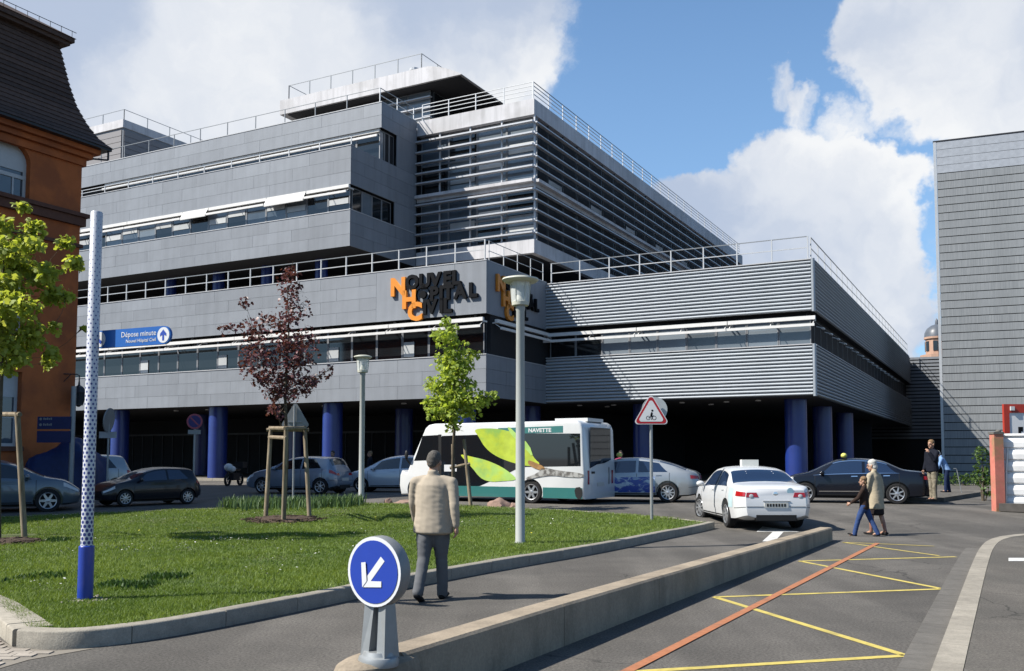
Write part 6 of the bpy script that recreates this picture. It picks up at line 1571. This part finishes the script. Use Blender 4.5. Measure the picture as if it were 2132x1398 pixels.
# ------------------------------------------------------------------ people
def skin_mat(n, c): return mat(n, c, .55, var=.08, vs=8)
m_skin = skin_mat('skin', (.50, .29, .20))
def cloth(n, c, v=.10): return mat(n, c, .85, var=v * .5, vs=5, bump=.06, bs=160, spec=.2)
_US = {}
def unit_sphere(n=10, m=7):
    if (n, m) not in _US:
        b = MB().ell((0, 0, 0), (1, 1, 1), n, m); _US[n, m] = (np.array([tuple(v) for v in b.v]), np.array(b.f))
    return _US[n, m]
class PB:                                              # cloud of ellipsoids, fused later into one skin
    def __init__(s): s.v = []; s.f = []; s.n = 0
    def ell(s, c, r, n=10, m=7):
        v, f = unit_sphere(18, 11); s.v.append(v * np.array(r) + np.array(c)); s.f.append(f + s.n); s.n += len(v)
    def mesh(s):
        V = np.concatenate(s.v); F = np.concatenate(s.f); me = bpy.data.meshes.new('tmp'); me.vertices.add(len(V)); me.vertices.foreach_set('co', V.astype(np.float32).ravel())
        me.loops.add(F.size); me.loops.foreach_set('vertex_index', F.astype(np.int32).ravel()); me.polygons.add(len(F)); me.polygons.foreach_set('loop_start', np.arange(0, F.size, 4, dtype=np.int32)); me.polygons.foreach_set('loop_total', np.full(len(F), 4, np.int32)); me.update(); return me
def chain(mb, nodes, n=10, m=7):
    for (a, ra), (b, rb) in zip(nodes, nodes[1:]):
        a = Vector(a); b = Vector(b); L = (b - a).length; k = max(2, int(L / (min(min(ra), min(rb)) * .33)) + 1)
        for i in range(k + 1):
            t = i / k; mb.ell(a.lerp(b, t), [ra[q] * (1 - t) + rb[q] * t for q in range(3)])
def c1(mb, pts, rad): chain(mb, [(p, (r, r, r)) for p, r in zip(pts, rad)])
def fuse(name, mb, voxel, m, parent, sm=3, wrinkle=0.0, seed=0):
    me = mb.mesh(); o = bpy.data.objects.new('tmp', me); COL.objects.link(o)
    r = o.modifiers.new('r', 'REMESH'); r.mode = 'VOXEL'; r.voxel_size = voxel
    s = o.modifiers.new('s', 'SMOOTH'); s.iterations = sm; s.factor = .5
    me2 = evaluated(o); bpy.data.objects.remove(o); bpy.data.meshes.remove(me)
    if wrinkle:
        n_ = len(me2.vertices); co = np.empty(n_ * 3, np.float32); no = np.empty(n_ * 3, np.float32); me2.vertices.foreach_get('co', co); me2.vertices.foreach_get('normal', no)
        co = co.reshape(-1, 3).astype(float); no = no.reshape(-1, 3)
        q = np.array([noise.noise((c[0] * 9 + seed, c[1] * 9, c[2] * 5)) + .5 * noise.noise((c[0] * 14 + c[2] * 9, c[1] * 14 + seed, c[2] * 24 + 3)) for c in co])
        me2.vertices.foreach_set('co', (co + no * (q * wrinkle)[:, None]).astype(np.float32).ravel()); me2.update()
    me2.materials.clear(); me2.materials.append(m); me2.polygons.foreach_set('use_smooth', [True] * len(me2.polygons)); me2.name = name
    return obj(name, me2, parent)
def person(label, pos, heading, H, top, legs, hair, pose, shoes, hem=.86, coat=0, female=False, skirt=None, hairlen=0.0, vox=.012, group=None, bald=False, lean=0.0, collar=True, build_=1.0, fingers=True, skin=None):
    """local frame: y forward, x right, z up; built at 1.75 m and scaled"""
    T = thing('person', label, 'person', pos, heading - pi / 2, group); S_ = H / 1.75; T.scale = (S_,) * 3; skin = skin or m_skin
    hip, sh = .93, 1.43; L = Matrix.Rotation(-lean, 3, 'X')
    def up(p): p = Vector(p); return Vector((0, 0, hip)) + L @ (p - Vector((0, 0, hip)))
    def leg(s, th, k):
        h = Vector((s * .085, 0, hip)); kn = h + Vector((0, sin(th), -cos(th))) * .44; an = kn + Vector((0, sin(th - k), -cos(th - k))) * .42; return h, kn, an
    lg = {s: leg(s, *pose['legs'][s]) for s in (-1, 1)}
    dz = .075 - min(v[2].z for v in lg.values()); off = Vector((0, 0, dz))
    lg = {s: tuple(p + off for p in v) for s, v in lg.items()}
    def U(p): return up(p) + off
    def arm(s, a, b, e, yaw=0.0):
        S0 = Vector((s * (.175 if female else .195) * build_, 0, sh - .02)); d = Vector((s * sin(b), sin(a) * cos(b), -cos(a) * cos(b))); el = S0 + d * .29
        f = Vector((s * sin(b) * .3 - s * yaw, sin(a + e), -cos(a + e))).normalized(); wr = el + f * .25; return S0, el, wr, f
    ar = {s: arm(s, *pose['arms'][s]) for s in (-1, 1)}
    hd = pose.get('head', (0, 0)); Hc = Vector((0, .02 + hd[1] * .05, 1.625))
    RH_ = Matrix.Rotation(hd[0], 3, 'Z') @ Matrix.Rotation(-hd[1], 3, 'X')
    def HP(p): return U(Hc + RH_ @ Vector(p))
    # body: one continuous skin
    mb = PB()
    mb.ell(HP((0, -.01, .02)), (.076, .096, .108), 14, 10); mb.ell(HP((0, .035, -.055)), (.055, .058, .058), 12, 8); c1(mb, [HP((0, .085, .01)), HP((0, .108, -.022))], [.012, .017])
    for s in (-1, 1): mb.ell(HP((s * .082, -.002, -.012)), (.014, .022, .034), 8, 6)
    mb.ell(HP((0, .082, -.058)), (.026, .014, .009), 8, 6); mb.ell(HP((0, .075, -.10)), (.024, .020, .018), 8, 6); mb.ell(HP((0, .082, .035)), (.05, .014, .012), 8, 6)
    c1(mb, [HP((0, -.015, -.06)), U((0, -.005, 1.47)), U((0, -.01, 1.40))], [.052, .055, .07])
    chain(mb, [(U((0, 0, 1.34)), (.13, .085, .07)), (U((0, 0, 1.12)), (.12, .085, .1)), (U((0, 0, .96)), (.13, .09, .1))])
    for s in (-1, 1):
        S0, el, wr, f = [U(p) if i < 3 else L @ p for i, p in enumerate(ar[s])]
        c1(mb, [U((s * .07, 0, 1.36)), S0 + Vector((-s * .02, 0, -.06)), el, wr], [.05, .040, .034, .027])
        side = Vector((s, 0, 0)); palm = wr + f * .055; th = (f.cross(side)).normalized() if abs(f.dot(side)) < .9 else Vector((0, 0, 1))
        q = side - f * f.dot(side); q = q.normalized() if q.length > .1 else th
        fw = th * (-1 if th.y < 0 else 1)                                   # forward edge of the hand: where the thumb sits
        c1(mb, [wr, palm + f * .02], [.027, .030]); c1(mb, [palm + fw * .022, palm + fw * .02 + f * .02, palm - fw * .022 + f * .02, palm - fw * .022], [.020] * 4)
        if fingers:
            inw = -q
            for k, (o_, ln) in enumerate(((.028, .070), (.010, .080), (-.009, .075), (-.027, .058))):
                b0 = palm + fw * o_ + f * .03; b1_ = b0 + (f * .85 + inw * .25).normalized() * ln * .5; b2_ = b1_ + (f * .55 + inw * .75).normalized() * ln * .5; c1(mb, [b0, b1_, b2_], [.0105, .0095, .008])
            t0 = palm + fw * .028 - f * .015; t1 = t0 + (fw * .7 + f * .6).normalized() * .04; c1(mb, [t0, t1, t1 + (f * .9 + inw * .3).normalized() * .03], [.013, .011, .009])
        h, kn, an = lg[s]; c1(mb, [h, kn, kn.lerp(an, .35), an], [.085, .055, .054, .036]); c1(mb, [an, an + Vector((0, .12, -.045))], [.036, .028])
    fuse('body', mb, vox * .75 if fingers else vox, skin, T, 3)
    # hair
    if not bald or hairlen:
        mb = PB(); mb.ell(HP((0, -.018, .040)), (.081, .102, .102), 14, 9) if not bald else None
        mb.ell(HP((0, -.045, .010)), (.079, .070, .066), 12, 8)
        mb.ell(HP((0, -.064, -.035)), (.058, .042, .046))
        if hairlen: mb.ell(HP((0, -.06, -.05)), (.085, .06, .06 + hairlen), 12, 8); mb.ell(HP((0, -.03, .07)), (.092, .10, .08), 12, 8)
        o = fuse('hair', mb, .009, hair, T, 2, .010, 3)
        # cut the face free
        bm = bmesh.new(); bm.from_mesh(o.data)
        inv = RH_.inverted(); c0 = U(Hc)
        dl = [v for v in bm.verts if (lambda p: p.y > .052 and p.z < .072)(inv @ (L.inverted() @ (v.co - c0)))]
        bmesh.ops.delete(bm, geom=dl, context='VERTS'); bm.to_mesh(o.data); bm.free()
    mb = MB()
    for s in (-1, 1): mb.ell(HP((s * .031, .083, .008)), (.011, .008, .007), 8, 6)
    mb.build('eyes', m_lbk, T, smooth=60)
    # trousers or skirt
    w_ = build_
    mb = PB()
    if skirt is None:
        chain(mb, [(U((0, 0, 1.02)), (.150 * w_, .11 * w_, .06)), (U((0, -.01, .93)), (.165 * w_, .12 * w_, .08)), (Vector((0, -.01, .86)) + off, (.165 * w_, .12, .07))])
        for s in (-1, 1):
            h, kn, an = lg[s]; a2 = an + Vector((0, 0, -.01)); c1(mb, [h + Vector((-s * .01, 0, -.02)), h.lerp(kn, .5), kn, kn.lerp(a2, .5), a2], [.105 * w_, .09 * w_, .074, .068, .066])
        fuse('trousers', mb, vox, legs, T, 6, .007, 11)
    else:
        chain(mb, [(U((0, 0, .95)), (.16, .125, .07)), (Vector((0, .0, .70)) + off, (.18, .15, .07)), (Vector((0, .0, .50)) + off, (.185, .17, .05))]); fuse('skirt', mb, vox, skirt, T, 3, .006, 5)
        mb = PB()
        for s in (-1, 1): h, kn, an = lg[s]; c1(mb, [h.lerp(kn, .5), kn, kn.lerp(an, .35), an], [.07, .055, .054, .038])
        fuse('stockings', mb, vox, legs, T, 3)
    # jacket with sleeves and collar
    mb = PB(); b = build_ * (.93 if female else 1.0)
    chain(mb, [(U((0, -.005, 1.475)), (.075, .065, .02)), (U((0, 0, 1.435)), (.125 * b, .085 * b, .035)), (U((0, .0, 1.34)), (.180 * b, .122 * b, .08)), (U((0, .005, 1.15)), (.190 * b, .138 * b, .09)), (U((0, 0, 1.0)), (.190 * b, .142 * b, .08)), (U((0, 0, hem)) if hem > .8 else Vector((0, 0, hem)) + off, (.200 * b + coat, .150 * b + coat, .04))], 12, 7)
    for s in (-1, 1):
        S0, el, wr = [U(p) for p in ar[s][:3]]; f = L @ ar[s][3]
        c1(mb, [U((s * .10 * b, 0, 1.415)), S0 + Vector((-s * .008, 0, -.03)), S0.lerp(el, .5), el, el.lerp(wr, .5), wr - f * .01], [.062, .072, .066, .060, .055, .048])
    if collar: chain(mb, [(U((0, -.02, 1.48)), (.072, .066, .03)), (U((0, -.025, 1.52)), (.066, .060, .02))])
    fuse('jacket', mb, vox, top, T, 16, .006, 7)
    for s in (-1, 1):
        an = lg[s][2]; th, k = pose['legs'][s]; pt = th - k; d = Vector((0, cos(pt), sin(pt))); mb = PB()
        chain(mb, [(an + Vector((0, -.03, -.045)) , (.042, .045, .034)), (an + d * .09 + Vector((0, 0, -.05)), (.046, .05, .028)), (an + d * .17 + Vector((0, 0, -.052)), (.038, .04, .022))]); fuse('shoe', mb, .010, shoes, T, 2)
    return T
def hdg(px0, py0, px1, py1): a, b = G(px0, py0), G(px1, py1); return atan2(b.y - a.y, b.x - a.x)
m_beige = cloth('beige_jacket', (.49, .42, .33)); m_greyt = cloth('grey_trousers', (.15, .155, .165)); m_hgrey = mat('dark_grey_hair', (.12, .108, .095), .8, var=.5, vs=60, bump=.6, bs=60); m_hwht = mat('white_hair', (.58, .56, .52), .7, var=.2, vs=40, bump=.6, bs=60); m_hbr = mat('light_brown_hair', (.26, .16, .08), .7, var=.25, vs=40, bump=.6, bs=60); m_hdk = mat('dark_hair', (.03, .022, .016), .7, var=.2, vs=40)
m_shoe = cloth('black_shoe', (.02, .02, .022)); m_coat = cloth('sand_coat', (.50, .43, .31)); m_brj = cloth('dark_brown_jacket', (.045, .028, .022)); m_jean = cloth('blue_jeans', (.045, .085, .22), .25); m_stock = mat('stockings', (.36, .17, .12), .5, var=.1); m_dsk = cloth('dark_skirt', (.03, .022, .022)); m_navy = cloth('navy_jacket', (.012, .014, .024)); m_camo = mat('mottled_beige_trousers', (.30, .26, .19), .85, var=.3, vs=14, col2=(.15, .13, .09), c2s=9); m_lblue = cloth('light_blue_shirt', (.22, .36, .62)); m_pink = cloth('pink_top', (.42, .05, .14)); m_dbl = cloth('dark_blue_trousers', (.02, .035, .09))
p = G(901, 1249)
person('man in beige jacket and grey trousers walking away beside the lawn kerb', p, R(76), 1.70, m_beige, m_greyt, m_hgrey, dict(legs={-1: (-.20, .30), 1: (.15, .06)}, arms={-1: (.22, .14, .35), 1: (-.16, .15, .25)}, head=(-.12, .12)), m_shoe, hem=.80, build_=1.20, coat=.012, vox=.010)
p = G(1826, 1114)
person('white haired woman in sand coloured coat walking beside a boy', p, R(125), 1.60, m_coat, m_stock, m_hwht, dict(legs={-1: (.16, .10), 1: (-.12, .16)}, arms={-1: (.2, .14, .3), 1: (-.1, .14, .2)}, head=(.5, .18)), m_shoe, hem=.62, coat=.03, female=True, skirt=m_dsk, hairlen=.02, lean=.10)
p = G(1801, 1117)
person('boy in dark jacket and blue jeans walking beside the white haired woman', p, R(150), 1.27, m_brj, m_jean, m_hbr, dict(legs={-1: (.38, .12), 1: (-.36, .10)}, arms={-1: (.45, .14, .5), 1: (.1, .12, .2)}, head=(.25, .1)), m_shoe, hem=.84, female=True, hairlen=.005)
p = G(1943, 1040, .15); p = AT(1943, 1037, 29.0); p.z = gz(29) + .15
person('man in dark jacket and mottled beige trousers holding a phone to his face', p, R(200), 1.86, m_navy, m_camo, m_hbr, dict(legs={-1: (.04, .02), 1: (-.04, .02)}, arms={-1: (.5, .1, 2.2, .35), 1: (.02, .12, .3)}, head=(.1, .12)), m_shoe, hem=.84)
p = AT(1972, 1012, 36.0); p.z = gz(36) + .15
person('grey haired man in light blue shirt leaning forward with a stick', p, R(160), 1.66, m_lblue, m_dbl, m_hwht, dict(legs={-1: (.10, .05), 1: (-.06, .08)}, arms={-1: (.75, .15, .3), 1: (.5, .2, .5)}, head=(.2, .25)), m_shoe, hem=.90, lean=.42, fingers=False)
st = thing('walking_stick', 'thin grey walking stick beside the man in the light blue shirt', 'stick', (p.x + .25, p.y - .30, p.z))
MB().tube([(.15, 0, 0), (0, 0, .85), (-.02, 0, .90), (-.12, 0, .91)], .016, 7).build('shaft', m_galv, st)
for (px, d, lab, top, hair, hh, hd_) in ((770, 40.0, 'fair haired person in dark clothes behind the small street lamp', m_navy, m_hbr, 1.72, 190), (692, 41.0, 'person in dark clothes standing behind the silver blue hatchback', m_navy, m_hdk, 1.74, 240), (1293, 36.0, 'person in pink top standing behind the bus tail', m_pink, m_hdk, 1.72, 260)):
    p = AT(px, 1020, d); p.z = gz(d)
    person(lab, p, R(hd_), hh, top, m_dbl, hair, dict(legs={-1: (.05, .02), 1: (-.05, .02)}, arms={-1: (.05, .12, .2), 1: (.05, .12, .2)}), m_shoe, fingers=False, vox=.016)
